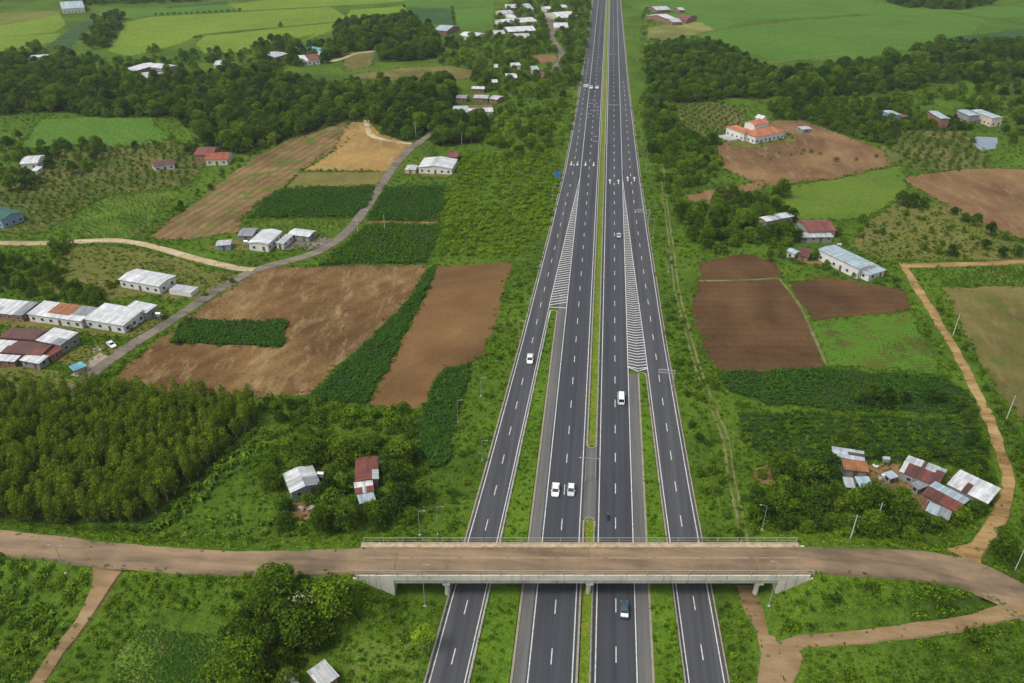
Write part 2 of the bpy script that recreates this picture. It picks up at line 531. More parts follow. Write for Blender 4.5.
# outer and inner edges of the two ramps: (y, x)
L_OUT = [(0, -29.0), (91, -25.0), (110, -24.2), (150, -22.3), (214, -19.6), (290, -17.0), (376, -14.5), (450, -13.6), (550, -13.0), (2000, -13.0)]
L_IN = [(0, -22.6), (92, -18.6), (110, -17.8), (150, -16.2), (215, -13.8), (242, -12.9), (300, -10.3), (366, -7.25)]
R_IN = [(0, 24.8), (96, 22.1), (112, 21.5), (150, 20.1), (218, 17.9), (280, 15.6), (340, 13.6), (366, 12.75)]
R_OUT = [(0, 31.5), (96, 28.5), (112, 27.9), (150, 26.3), (219, 23.9), (300, 21.9), (380, 20.4), (553, 18.3), (937, 16.0), (2000, 15.8)]

# ------------------------------------------------------------------ the overpass road: line and height
def line(pts):
    return [Vector(G(x, y, z)) for x, y, z in pts]


DA, DB = Vector((-43.4, 113.1, 6.8)), Vector((46.3, 122.8, 6.8))     # deck centre line
DU = (DB - DA).normalized()
DN = Vector((-DU.y, DU.x, 0))
AB_L, AB_R = DA + DU * 7.4, DB - DU * 6.0                           # abutment faces


def dp(s, n, z=0.0):
    return DA + DU * s + DN * n + Vector((0, 0, z))


DLEN = (DB - DA).length
WEST = [Vector((-330, 128, 0)), Vector((-220, 122, 1.2))] + line([(-60, 534, 2.6), (0, 541.5, 3.3), (45, 546.5, 3.8), (95, 552.5, 4.4), (187, 560.5, 5.5), (245, 562.5, 6.2), (310, 562, 6.7)]) + [DA - DN * .4, AB_L - DN * .4]
EAST = [AB_R - DN * .4, DB - DN * .4] + line([(862, 561.5, 6.5), (902, 563.5, 5.8), (940, 567.5, 4.8), (966, 573, 4.1), (989, 582, 3.3), (1011, 593, 2.6), (1032, 606, 2.0), (1070, 634, 1.2), (1120, 690, .4)])
SPUR = line([(116, 556, 4.2), (110, 566, 3.95), (101, 587, 2.8), (82, 620, 1.3), (58, 652, .4), (34, 686, .1), (0, 735, .05)])
LOOP = line([(1016, 603, 2.5), (1004, 611, 2.2), (977, 620, 1.4), (940, 626, .9), (902, 631.4, .5), (865, 635.5, .25), (827, 639, .1), (800, 642.5, .05), (787, 652, .05), (781, 690, .05), (775, 760, .05)])
LANE = line([(965, 559, 3.45), (971, 552, 3.25), (979, 545, 2.7), (994, 525, 1.4), (1006, 500, .5), (1008, 480, .1), (1000, 450, .03), (985, 410, .03), (955, 350, .03), (925, 300, .03), (905, 268, .03), (903, 263, .03)])


def smooth_line(pts, step=3.0):
    out = []
    n = len(pts)
    for i in range(n - 1):
        p0, p1, p2, p3 = pts[max(i - 1, 0)], pts[i], pts[i + 1], pts[min(i + 2, n - 1)]
        m = max(2, int((p2 - p1).length / step))
        for k in range(m):
            t = k / m
            out.append(.5 * ((2 * p1) + (p2 - p0) * t + (2 * p0 - 5 * p1 + 4 * p2 - p3) * t * t + (3 * p1 - p0 - 3 * p2 + p3) * t ** 3))
    out.append(pts[-1].copy())
    return out


WEST, EAST, SPUR, LOOP, LANE = [smooth_line(p) for p in (WEST, EAST, SPUR, LOOP, LANE)]
EMB = [(WEST, 4.6), (EAST, 5.6), (SPUR, 5.0), (LOOP, 3.6), (LANE, 2.6)]


def ground_h(X, Y):
    """height of the ground: level, with the embankments of the overpass road"""
    X, Y = np.asarray(X, float), np.asarray(Y, float)
    h = np.zeros(X.shape)
    cap = np.full(X.shape, 99.0)
    for pts, hw in EMB:
        A = np.array([(p.x, p.y, p.z) for p in pts])
        zmax = A[:, 2].max()
        sel = (X > A[:, 0].min() - 18) & (X < A[:, 0].max() + 18) & (Y > A[:, 1].min() - 18) & (Y < A[:, 1].max() + 18)
        if zmax < .1 or not sel.any():
            continue
        x, y = X[sel], Y[sel]
        dmin, zc = np.full(x.shape, 1e9), np.zeros(x.shape)
        for i in range(len(A) - 1):
            a, b = A[i], A[i + 1]
            dx, dy = b[0] - a[0], b[1] - a[1]
            L2 = dx * dx + dy * dy + 1e-9
            t = np.clip(((x - a[0]) * dx + (y - a[1]) * dy) / L2, 0, 1)
            d = np.hypot(x - a[0] - t * dx, y - a[1] - t * dy)
            nearer = d < dmin
            dmin = np.where(nearer, d, dmin)
            zc = np.where(nearer, a[2] + (b[2] - a[2]) * t - .3, zc)
        h[sel] = np.maximum(h[sel], zc - np.maximum(0, dmin - hw) / 1.55)
        cap[sel] = np.minimum(cap[sel], np.where(dmin < hw, np.maximum(zc, 0), 99))
    h = np.minimum(h, cap)
    # retained beside the ramps and the track that pass under the deck
    lim_l = np.interp(Y, [t[0] for t in L_OUT], [t[1] for t in L_OUT]) - 2.2
    h = np.where((X > -60) & (X < 0), np.minimum(h, np.maximum(0, np.minimum(lim_l - X, np.where(Y < 135, -33.2 - X, 99)) * .62)), h)
    h = np.where((X >= 0) & (X < 75) & (Y < 140), np.minimum(h, np.maximum(0, (X - 38.2) * .68)), h)
    return h


def gh(x, y):
    return float(ground_h(np.array([x]), np.array([y]))[0])


def GH(px, py):
    """pixel to the ground, embankments included"""
    z = 0.0
    for _ in range(6):
        x, y, _z = G(px, py, z)
        z = gh(x, y)
    return (x, y, z)


# ------------------------------------------------------------------ ground sheet
def axis(lo, hi, step, far0, far1, grow=1.35):
    a = list(np.arange(lo, hi + .01, step))
    d, left = step, []
    x = lo
    while x > far0:
        d *= grow
        x -= d
        left.append(x)
    d, right = step, []
    x = a[-1]
    while x < far1:
        d *= grow
        x += d
        right.append(x)
    return np.array(left[::-1] + a + right)


gx, gy = axis(-240, 170, 2.0, -5000, 5000), axis(64, 214, 2.0, -1500, 6500)
XX, YY = np.meshgrid(gx, gy)
ZZ = ground_h(XX, YY)
und = .12 * np.sin(XX * .13 + 1.3 * np.sin(YY * .07)) * np.sin(YY * .11)
ZZ = ZZ + np.where(ZZ > .5, und * .5 - .06, 0)
nx = len(gx)
gv = np.stack([XX.ravel(), YY.ravel(), ZZ.ravel()], 1).tolist()
gf = [(j * nx + i, j * nx + i + 1, (j + 1) * nx + i + 1, (j + 1) * nx + i) for j in range(len(gy) - 1) for i in range(nx - 1)]
g = obj('ground', gv, gf, 'grass_ground')
for p in g.data.polygons:
    p.use_smooth = True
tag(g, 'green weedy grass ground spreading between the fields and roads', kind='structure')


# ------------------------------------------------------------------ fields
def ragged(poly, step=4.0, amp=.5):
    out = []
    for i in range(len(poly)):
        a, b = Vector(poly[i]), Vector(poly[(i + 1) % len(poly)])
        n = max(1, int((b - a).length / step))
        for k in range(n):
            p = a.lerp(b, k / n)
            if k:
                p = p + Vector((random.uniform(-amp, amp), random.uniform(-amp, amp)))
            out.append((p.x, p.y))
    return out


def sheet(name, poly, z, mat, label, parent=None):
    tri = tessellate_polygon([[Vector((x, y, 0)) for x, y in poly]])
    v = [(x, y, z) for x, y in poly]
    f = []
    for t in tri:
        a, b, c = (v[k] for k in t)
        f.append(t if (b[0] - a[0]) * (c[1] - a[1]) - (b[1] - a[1]) * (c[0] - a[0]) > 0 else t[::-1])
    o = obj(name, v, f, mat, parent)
    if not parent:
        tag(o, label, kind='structure')
    return o


FIELDN = [0]
BORDERS = []


def field(name, px, mat, label, bare=True, amp=.6):
    poly = ragged(G2(px), 3.0, amp * 1.5)
    BORDERS.append(poly)
    FIELDN[0] += 1
    sheet(name, poly, .03 + .0024 * FIELDN[0], mat, label)
    if bare:
        occupy(poly)
    return poly


# far rice land, parcel by parcel
RICE = []
def rice(px, mat, label):
    RICE.append(px)
    field('rice_field', px, mat, label, True, .8)


rice([(-160, 26), (-60, 17), (60, 10), (62, 24), (0, 30), (-160, 44)], 'rice_olive', 'straw coloured rice field at the far left edge')
rice([(-160, 30), (0, 26), (60, 15), (66, 24), (55, 32), (0, 38), (-160, 50)], 'rice_bright', 'narrow bright rice field below the straw field')
rice([(-160, 50), (0, 38), (60, 33), (56, 41), (0, 54), (-160, 70)], 'rice_bright', 'bright rice field at the far left beside the dark plot')
rice([(45, 48), (66, 32), (84, 22), (100, 20), (78, 40), (68, 52)], 'rice_dark', 'dull dark green plot beside a tree clump')
rice([(90, 20), (104, 9), (160, 8), (235, 3), (240, 10), (150, 16)], 'rice_green', 'green rice strip along the far edge, left')
rice([(166, 7), (228, 1), (228, 4), (168, 8.5)], 'rice_dark', 'thin dark field strip at the top left')
rice([(228, 4), (330, -6), (420, -10), (430, 0), (330, 6), (240, 11)], 'rice_bright', 'bright rice strip at the top, left of centre')
rice([(108, 51), (128, 22), (150, 17), (240, 12), (330, 7), (352, 20), (310, 24), (200, 34), (180, 44), (130, 56)], 'rice_bright', 'large bright yellow green rice field with faint bunds')
rice([(196, 44), (205, 36), (312, 25), (345, 22), (330, 30), (290, 40), (262, 46), (235, 52), (205, 54)], 'rice_bright', 'bright rice field in front of the long dark hedge')
rice([(300, 42), (335, 24), (352, 10), (404, 6), (410, 18), (345, 26)], 'rice_bright', 'bright rice field behind the dark tree clump')
rice([(404, 7), (404, -6), (460, -10), (495, -8), (494, 6), (450, 8)], 'rice_green', 'deep green rice field at the top centre')
rice([(408, 9), (450, 8.5), (452, 26), (430, 22), (410, 18)], 'rice_dark', 'dark green plot left of the village')
rice([(454, 9), (494, 7), (492, 24), (470, 28), (456, 25)], 'rice_green', 'green rice plot beside the village roofs')
rice([(630, 8), (662, -6), (700, -10), (860, -14), (880, 0), (868, 14), (760, 20), (716, 30), (690, 22)], 'rice_green', 'smooth green rice field right of the highway top')
rice([(648, 28), (672, 24), (700, 22), (715, 30), (700, 33), (665, 40), (648, 38)], 'pale_crop', 'pale yellow crop field beside the farm sheds')
rice([(640, 44), (665, 41), (700, 34), (716, 31), (768, 24), (770, 60), (740, 50), (700, 40), (655, 48)], 'rice_green', 'green rice field in front of the round dark wood')
rice([(768, 60), (770, 24), (868, 15), (895, 12), (960, 14), (985, 20), (970, 36), (930, 45), (850, 61)], 'rice_green', 'broad green rice field in the right distance')
rice([(868, 14), (880, 0), (905, 8), (960, 10), (1080, -2), (1080, 14), (990, 18), (960, 13)], 'rice_green', 'green rice strip below the far right tree row')
rice([(932, 40), (960, 36), (1000, 32), (1080, 20), (1080, 38), (1000, 42), (970, 48)], 'rice_dark', 'dull green field at the far right edge')

# fields left of the highway
F_TAN = field('fallow_field', [(104, 386), (135, 360), (165, 336), (205, 304), (262, 268), (350, 266), (426, 265), (427, 272), (408, 300), (380, 330), (345, 360), (312, 394), (250, 397), (180, 394)], 'soil_tan', 'wide tan stubble field with straw streaks left of the highway')
field('ploughed_field', [(437, 266), (511, 263), (508, 278), (494, 328), (478, 358), (468, 366), (444, 367), (432, 386), (421, 408), (396, 410), (368, 405), (395, 355), (420, 305)], 'soil_brown', 'smooth brown ploughed field nearest the left side of the highway')
P_MID = field('crop_field', [(427, 271), (437, 266), (419, 305), (394, 355), (367, 404), (308, 400), (345, 363), (382, 329), (409, 300)], 'crop_floor', 'dark green crop strip between the tan and the brown field', True)
P_RIGHT = field('crop_field', [(445, 368), (470, 365), (458, 410), (447, 465), (430, 470), (419, 440), (422, 408), (433, 386)], 'crop_floor', 'dark green crop strip below the brown ploughed field', True)
P_INSET = field('crop_field', [(170, 343), (183, 320), (287, 322), (282, 348)], 'crop_floor', 'dark green crop patch inside the tan field', True)
P_N1 = field('crop_field', [(262, 202), (285, 189), (376, 187), (368, 205), (352, 217), (250, 218)], 'crop_floor', 'dark crop field left of the grey lane', True)
P_N2 = field('crop_field', [(243, 219), (352, 218), (345, 229), (322, 238), (300, 232), (248, 229)], 'meadow', 'lighter green crop strip above the white farm roofs', True)
field('fallow_field', [(286, 187), (302, 172), (386, 172), (377, 186)], 'soil_olive', 'brownish green fallow strip left of the grey lane', True)
P_E1 = field('crop_field', [(386, 187), (446, 186), (440, 221), (367, 220)], 'crop_floor', 'dark crop field right of the grey lane', True)
field('dirt_strip', [(366, 221.3), (440, 222), (440, 225), (366, 223.6)], 'soil_tan', 'thin bare strip between two green crop fields', True, .3)
P_E2 = field('crop_field', [(366, 225), (440, 226), (427, 263), (318, 266), (343, 246)], 'crop_floor', 'bright green crop field right of the lane bend', True)
field('strip_field', [(150, 236), (196, 200), (256, 156), (290, 140), (344, 123), (362, 130), (332, 152), (302, 170), (284, 187), (262, 200), (242, 218), (238, 232), (190, 240), (165, 240)], 'soil_strip', 'long striped brown and green field climbing to the wood', True)
field('fallow_field', [(304, 171), (334, 151), (347, 124), (366, 118), (380, 134), (396, 139), (413, 145), (402, 160), (386, 171)], 'soil_gold', 'golden bare field at the bend of the grey lane', True)
P_CAS = field('crop_field', [(74, 216), (106, 196), (182, 190), (150, 225), (132, 238), (82, 238)], 'meadow', 'pale green crop field above the cream path', True)
field('scrub_field', [(0, 232), (-60, 200), (60, 150), (160, 140), (215, 150), (190, 186), (106, 195), (74, 214), (40, 234)], 'scrub_floor', 'brown scrubby orchard ground at the far left', False)
field('dry_meadow', [(70, 248), (112, 246), (140, 249), (200, 266), (240, 276), (236, 286), (200, 302), (150, 296), (100, 300), (40, 292), (30, 280)], 'dry_meadow', 'dry grassy lot around the white roofed house', False)
field('dry_meadow', [(-80, 366), (0, 366), (60, 372), (78, 382), (30, 400), (-10, 420), (-80, 430)], 'dry_meadow', 'dry grassy lot below the patchwork roofed yard', False)
field('fallow_field', [(350, 75), (400, 68), (452, 66), (478, 72), (476, 78), (420, 83), (352, 78)], 'soil_olive', 'pale field between two dark woods', True)
field('fallow_field', [(344, 60), (350, 53), (375, 52), (372, 66), (345, 72)], 'soil_olive', 'small olive field behind the pale field', True)
field('dirt_yard', [(532, 56), (556, 54), (557, 62), (540, 64)], 'soil_villa', 'small bare brown yard in the village', True)
field('meadow_patch', [(40, 120), (90, 117), (150, 118), (170, 140), (130, 146), (60, 146), (20, 150)], 'rice_green', 'green meadow below the long dark wood', True)
P_FRONT = field('crop_field', [(112, 690), (122, 645), (150, 619), (216, 616), (258, 640), (240, 690)], 'meadow', 'bluish green crop patch in the left foreground', True)
field('grass_lawn', [(352, 640), (380, 632), (415, 634), (420, 660), (405, 690), (348, 690)], 'meadow', 'worn grass lot beside the left ramp', False, 2.0)
# fields right of the highway
field('ploughed_field', [(701, 263), (742, 254), (776, 262), (780, 278), (700, 281)], 'soil_dark', 'small dark ploughed field above the larger dark field', True)
field('ploughed_field', [(699, 282), (779, 279), (802, 310), (826, 364), (816, 373), (720, 371), (702, 346), (690, 312)], 'soil_dark', 'dark brown ploughed field right of the highway')
field('ploughed_field', [(789, 282), (832, 278), (905, 290), (911, 311), (811, 320)], 'soil_dark', 'dark ploughed field in front of the long pale roofed house')
P_R3 = field('young_crop', [(812, 322), (911, 313), (934, 358), (940, 374), (828, 366)], 'soil_field_green', 'bright green young crop below the ploughed field')
P_R4 = field('crop_field', [(718, 373), (826, 369), (944, 377), (976, 402), (962, 415), (860, 411), (765, 404), (730, 392)], 'crop_floor', 'dark green crop field right of the highway', True)
P_R5 = field('crop_field', [(737, 412), (860, 414), (960, 420), (984, 440), (988, 458), (900, 462), (770, 458), (740, 440)], 'crop_floor', 'lighter leafy crop in rows above the tin roofed yard', False)
field('pasture', [(942, 288), (1120, 285), (1160, 480), (1030, 430), (1000, 395), (965, 335)], 'soil_olive', 'brownish green pasture right of the orange lane')
P_R6 = field('crop_field', [(932, 268), (1110, 266), (1115, 284), (945, 286)], 'meadow', 'bright green crop strip beside the orange lane junction', True)
field('orchard_floor', [(850, 246), (868, 222), (900, 200), (950, 206), (1010, 240), (1100, 262), (905, 260), (880, 262)], 'dry_meadow', 'dry open orchard above the orange lane', False)
field('fallow_field', [(900, 178), (970, 168), (1080, 172), (1100, 260), (1010, 236), (942, 204)], 'soil_villa', 'tan fallow field at the right edge')
field('fallow_field', [(714, 150), (724, 143), (746, 132), (775, 121), (802, 121), (905, 157), (895, 165), (830, 180), (760, 186), (722, 168)], 'soil_villa', 'bare brown lot around the villa')
field('dirt_heap_ground', [(684, 196), (720, 188), (766, 182), (760, 190), (715, 202), (690, 208)], 'soil_villa', 'bare earth strip below the villa lot')
field('pasture', [(786, 186), (832, 180), (900, 166), (906, 176), (904, 196), (868, 218), (800, 222), (780, 208)], 'meadow', 'green pasture below the villa lot')
field('orchard_floor', [(674, 108), (690, 101), (722, 101), (746, 113), (740, 130), (700, 138), (680, 128)], 'scrub_floor', 'small orchard plot left of the villa', False)
field('orchard_floor', [(880, 148), (900, 128), (960, 130), (985, 150), (990, 168), (930, 172), (890, 164)], 'scrub_floor', 'orchard rows beside the pond', False)
field('dirt_yard', [(864, 462), (898, 462), (905, 472), (890, 486), (868, 486)], 'soil_villa', 'littered bare yard between the tin roofs', False, 1.3)
field('dirt_yard', [(752, 470), (790, 462), (798, 478), (770, 486), (756, 482)], 'soil_villa', 'bare brown patch left of the orange tin roof', False, 1.3)
field('dirt_yard', [(286, 505), (312, 500), (318, 516), (296, 524)], 'soil_villa', 'bare brown patch below the white gabled hut', False, 1.3)
for yd, mt, lb in (([(290, 236), (318, 235), (332, 240), (318, 248), (292, 250), (276, 249)], 'grey_lane', 'grey paved farmyard beside the lane bend'),
                   ([(206, 246), (236, 240), (258, 244), (262, 250), (240, 251), (214, 250)], 'dry_meadow', 'worn dusty ground left of the farmhouse'),
                   ([(-40, 316), (30, 320), (84, 327), (126, 331), (150, 316), (160, 320), (132, 338), (70, 332), (-40, 324)], 'dry_meadow', 'worn ground in front of the white row'),
                   ([(60, 346), (92, 345), (118, 343), (124, 350), (96, 358), (84, 366), (56, 364)], 'dry_meadow', 'worn ground beside the tin roofed yard at the lane'),
                   ([(402, 168), (420, 170), (452, 174), (446, 178), (402, 174)], 'dry_meadow', 'worn ground in front of the broad white house'),
                   ([(892, 470), (930, 492), (960, 515), (940, 524), (905, 500), (876, 490)], 'soil_villa', 'bare trodden ground among the tin roofs'),
                   ([(786, 256), (812, 262), (830, 262), (828, 268), (800, 264)], 'soil_villa', 'bare ground beside the rusty shed'),
                   ([(730, 140), (752, 142), (790, 134), (796, 140), (756, 148), (728, 146)], 'dry_meadow', 'pale trodden strip in front of the villa')):
    field('yard_ground', yd, mt, lb, False, 1.0)
field('dirt_yard', [(84, 366), (100, 353), (112, 358), (92, 378), (70, 376)], 'kerb_concrete', 'pale concrete yard beside the village lane')


EDGES = []                                     # points along the edges of the dirt roads
ROADS = np.zeros_like(OCC)                     # roads alone, for weeds along field margins


# ------------------------------------------------------------------ roads
def ribbon(name, pts, half, mat, label, z=.02, cross=(-1, 1), rough_edge=0.0, parent=None, occ=1.0):
    """a road sheet along a smooth 3-d line"""
    v, f = [], []
    L, R = [], []
    for i, p in enumerate(pts):
        d = pts[min(i + 1, len(pts) - 1)] - pts[max(i - 1, 0)]
        s = Vector((-d.y, d.x, 0)).normalized()
        hw = half(i / (len(pts) - 1)) if callable(half) else half
        e1, e2 = (random.uniform(-rough_edge, rough_edge) for _ in '12')
        a, b = p + s * (hw + e1), p - s * (hw + e2)
        v += [(a.x + s.x * .3, a.y + s.y * .3, p.z + z - .5), (a.x, a.y, p.z + z), (p.x, p.y, p.z + z + .03), (b.x, b.y, p.z + z), (b.x - s.x * .3, b.y - s.y * .3, p.z + z - .5)]
        L.append((p + s * (hw + occ))[:2])
        R.append((p - s * (hw + occ))[:2])
    for i in range(len(pts) - 1):
        for k in range(4):
            f.append((i * 5 + k, i * 5 + k + 1, (i + 1) * 5 + k + 1, (i + 1) * 5 + k))
    o = obj(name, v, f, mat, parent)
    if not parent:
        tag(o, label, kind='structure')
    if occ > .5:
        EDGES.extend((Vector(v[i * 5 + e]), pts[i]) for i in range(len(pts)) for e in (1, 3))
    for i in range(len(pts) - 1):
        occupy([L[i], R[i], R[i + 1], L[i + 1]])
        occupy([L[i], R[i], R[i + 1], L[i + 1]], ROADS)
    return o


def road_px(name, px, half, mat, label, z=.2, edge=.25):
    return ribbon(name, smooth_line(line([(x, y, 0) for x, y in px]), 4.0), half, mat, label, z, rough_edge=edge)


ribbon('dirt_road', WEST[:-2], 3.15, 'dust_road', 'dusty brown road leading west from the overpass', .02, rough_edge=.2)
ribbon('dirt_road', EAST[2:], lambda t: 3.3 + 1.2 * min(1, 2 * t), 'dust_road', 'dusty brown road curving away east of the overpass', .02, rough_edge=.2)
ribbon('dirt_track', SPUR, lambda t: 1.35 + 5.0 * max(0, 1 - t * 2.3) ** 2, 'brown_track', 'narrow brown track forking off the west road', .05, rough_edge=.3)
ribbon('side_road', LOOP, lambda t: 1.4 + 2.2 * max(0, 1 - t * 10) ** 1.5 + 2.0 * max(0, 1 - abs(t - .74) * 14), 'brown_track', 'lower side road rising to the east road', .05, rough_edge=.25)
ribbon('dirt_lane', LANE, lambda t: 1.4 + 2.6 * max(0, 1 - t * 16) ** 1.5, 'orange_track', 'orange dirt lane winding past the tin roofed yard', .05, rough_edge=.35)
road_px('dirt_lane', [(900, 266), (930, 265.5), (980, 264), (1030, 262), (1100, 260)], 1.5, 'orange_track', 'orange dirt lane running off to the right', .22)
road_px('dirt_track', [(745, 586), (752, 605), (764, 630), (770, 655), (768, 690), (764, 740)], 1.7, 'brown_track', 'brown track passing under the east end of the overpass', .12, .3)
RUT = smooth_line(line([(x, y, 0) for x, y in [(662, 165), (665, 200), (672, 250), (677, 290), (686, 325), (697, 365), (712, 405), (726, 440), (732, 480), (740, 515), (745, 545), (748, 575)]]), 4.0)
for side in (-1, 1):
    off = []
    for i_, p_ in enumerate(RUT):
        d_ = RUT[min(i_ + 1, len(RUT) - 1)] - RUT[max(i_ - 1, 0)]
        off.append(p_ + Vector((-d_.y, d_.x, 0)).normalized() * side * .72)
    ribbon('wheel_rut', off, .27, 'grass_track', 'grassy wheel rut beside the highway on the right, %s of the pair' % ('left one' if side > 0 else 'right one'), .12, rough_edge=.14, occ=.1)
road_px('village_lane', [(60, 400), (85, 379), (108, 362), (135, 343), (165, 325), (198, 303), (230, 283), (256, 270), (285, 262), (315, 253), (335, 242), (352, 227), (365, 210), (380, 188), (393, 168), (402, 158), (412, 148), (428, 136), (434, 130)], 2.1, 'grey_lane', 'grey paved lane winding between the farms on the left', .2, .15)
road_px('dirt_path', [(-60, 244), (0, 243), (40, 243.5), (85, 241.5), (108, 240.5), (140, 243.5), (175, 253), (205, 261), (235, 268), (254, 270)], 1.6, 'cream_track', 'pale cream dirt path joining the grey lane', .24, .3)
road_px('dirt_path', [(366, 120), (370, 134), (380, 139), (396, 142), (412, 144)], 1.6, 'cream_track', 'pale path along the golden field', .24, .3)
road_px('village_road', [(540, 6), (544, 14), (550, 22), (551, 30), (553, 40), (560, 50), (562, 58), (557, 66), (554, 73)], 2.6, 'grey_lane', 'pale road winding through the far village', .24, .4)
road_px('farm_path', [(330, 62), (345, 58), (355, 54), (378, 51)], 1.8, 'cream_track', 'pale path behind the far wood, left of centre', .24, .3)
for pp, lb in (([(699, 281), (740, 280.5), (779, 278.5)], 'thin tan path between the two dark ploughed fields'), ([(779, 278.5), (802, 310), (826, 365)], 'thin tan path along the right side of the dark ploughed field')):
    road_px('field_path', pp, .45, 'grass_track', lb, .22, .15)
for pp, lb in (([(716, 31), (768, 25.5), (795, 21)], 'pale bund path right of the pale crop field'), ([(768, 63), (800, 59), (836, 54)], 'pale bund path above the villa wood'), ([(768, 42), (790, 40.5)], 'short pale bund path in the far rice'), ([(850, 35), (890, 29), (930, 20)], 'faint bund path across the far right rice')):
    road_px('field_path', pp, .5, 'grass_track', lb, .24, .3)

# ------------------------------------------------------------------ highway
HY0, HY1 = 30.0, 1500.0


def interp(tab, y):
    return float(np.interp(y, [t[0] for t in tab], [t[1] for t in tab]))


YS = list(np.concatenate([np.arange(HY0, 420, 4.0), np.arange(420, HY1 + 1, 20.0)]))


def strip(name, lo, hi, ys, z, mat, label, parent=None, occ=True):
    v, f = [], []
    for y in ys:
        a, b = (lo(y), hi(y))
        v += [(a, y, z), (b, y, z)]
    for i in range(len(ys) - 1):
        f.append((2 * i, 2 * i + 1, 2 * i + 3, 2 * i + 2))
    o = obj(name, v, f, mat, parent)
    if not parent:
        tag(o, label, kind='structure')
    if occ:
        for i in range(len(ys) - 1):
            q4 = [(lo(ys[i]), ys[i]), (hi(ys[i]), ys[i]), (hi(ys[i + 1]), ys[i + 1]), (lo(ys[i + 1]), ys[i + 1])]
            occupy(q4)
            occupy(q4, ROADS)
    return o


def KC(c):
    return lambda y: c


def T(tab, off=0.0):
    return lambda y: interp(tab, y) + off


Y_LM = [y for y in YS if y <= 366]      # up to where the ramps have merged
Y_FAR = [366.0] + [y for y in YS if y > 366]
Z0 = .20
road = strip('carriageway', KC(-7.6), KC(1.45), YS, Z0, 'asphalt', 'left carriageway of the highway with traffic coming towards the viewer')
strip('carriageway', KC(4.35), KC(13.0), YS, Z0, 'asphalt', 'right carriageway of the highway with traffic going away')
cw_l, cw_r = road, bpy.data.objects['carriageway.001']
strip('road_shoulder', KC(-9.9), KC(-7.6), [y for y in YS if y <= 246], Z0 - .004, 'asphalt_shoulder', 'grey hard shoulder on the outer side of the left carriageway')
strip('road_shoulder', KC(13.0), KC(15.4), [y for y in YS if y <= 198], Z0 - .004, 'asphalt_shoulder', 'grey hard shoulder on the outer side of the right carriageway')
# ramps: from the near frame edge to the merge, then the outer lanes
rl = strip('ramp_road', T(L_OUT, -.5), T(L_IN, .45), Y_LM, Z0 + .004, 'asphalt_worn', 'left ramp road merging with the highway')
rr = strip('ramp_road', T(R_IN, -.45), T(R_OUT, .6), Y_LM, Z0 + .004, 'asphalt_worn', 'right ramp road leaving the highway')
ol = strip('outer_lane', T(L_OUT, -.4), KC(-7.4), Y_FAR, Z0 + .004, 'asphalt_worn', 'outer lanes left of the far highway')
orr = strip('outer_lane', KC(12.85), T(R_OUT, .4), Y_FAR, Z0 + .004, 'asphalt_worn', 'outer lanes right of the far highway')
# gore areas between ramp and carriageway
YG_L, YG_R = 236.0, 200.0
gl = strip('gore_area', T(L_IN, .2), KC(-7.4), [YG_L] + [y for y in Y_LM if y > YG_L], Z0 - .008, 'asphalt_worn', 'hatched gore between the left ramp and the carriageway')
gr = strip('gore_area', KC(12.8), T(R_IN, -.2), [YG_R] + [y for y in Y_LM if y > YG_R], Z0 - .008, 'asphalt_worn', 'hatched gore between the right ramp and the carriageway')


def island(name, lo, hi, y0, y1, mat, label, z=.24, nose=True):
    """grassed island with a rounded nose at y1"""
    ys = list(np.arange(y0, y1, 4.0)) + [y1]
    left = [(lo(y), y) for y in ys]
    right = [(hi(y), y) for y in ys]
    tip = []
    if nose:
        a, b = left[-1], right[-1]
        r = (b[0] - a[0]) / 2
        for j in range(1, 6):
            t = math.pi * (1 - j / 6)
            tip.append(((a[0] + b[0]) / 2 + r * math.cos(t), y1 + r * math.sin(t)))
    poly = right + [p for p in reversed(tip)] + left[::-1]
    return sheet(name, poly, z, mat, label), poly


ISL_L = island('grass_island', T(L_IN, .9), KC(-10.6), HY0, YG_L - 3.0, 'verge_grass', 'long grass island between the left ramp and the carriageway')[1]
ISL_R = island('grass_island', KC(15.9), T(R_IN, -1.0), HY0, YG_R - 2.0, 'verge_grass', 'long grass island between the right carriageway and its ramp')[1]
for ya in np.arange(HY0, 1290, 10.0):
    occupy([(.6, ya), (5.4, ya), (5.4, ya + 10), (.6, ya + 10)])
for ya in np.arange(HY0, 250, 4.0):
    for a_, b_ in ((interp(L_OUT, ya) - 1.2, interp(L_IN, ya) + 1.2), (-11.2, -7), (12, 16.4), (interp(R_IN, ya) - 1.2, interp(R_OUT, ya) + 1.3)):
        occupy([(a_, ya), (b_, ya), (b_, ya + 4.1), (a_, ya + 4.1)])
MED_N = sheet('median_strip', [(1.9, 163), (3.8, 163), (3.8, HY1), (1.9, HY1)], .30, 'median_grass', 'long planted median strip between the carriageways')
MED_S = sheet('median_strip', [(2.1, HY0), (3.9, HY0), (3.9, 136), (2.1, 136)], .30, 'median_grass', 'short planted median strip under the overpass')
sheet('median_crossing', [(1.45, 136.2), (4.35, 136.2), (4.35, 162.4), (1.45, 162.4)], Z0 - .004, 'asphalt_shoulder', 'paved median crossing just beyond the overpass')
for a, b in ((HY0, 136), (163, HY1)):
    for x0, x1 in ((1.45, 1.9), (3.8, 4.35)):
        sheet('median_gutter', [(x0, a), (x1, a), (x1, b), (x0, b)], Z0 + .03, 'kerb_concrete', 'dusty concrete gutter along the median, %s side %s the overpass crossing' % ('left' if x0 < 3 else 'right', 'before' if a < 100 else 'beyond'))


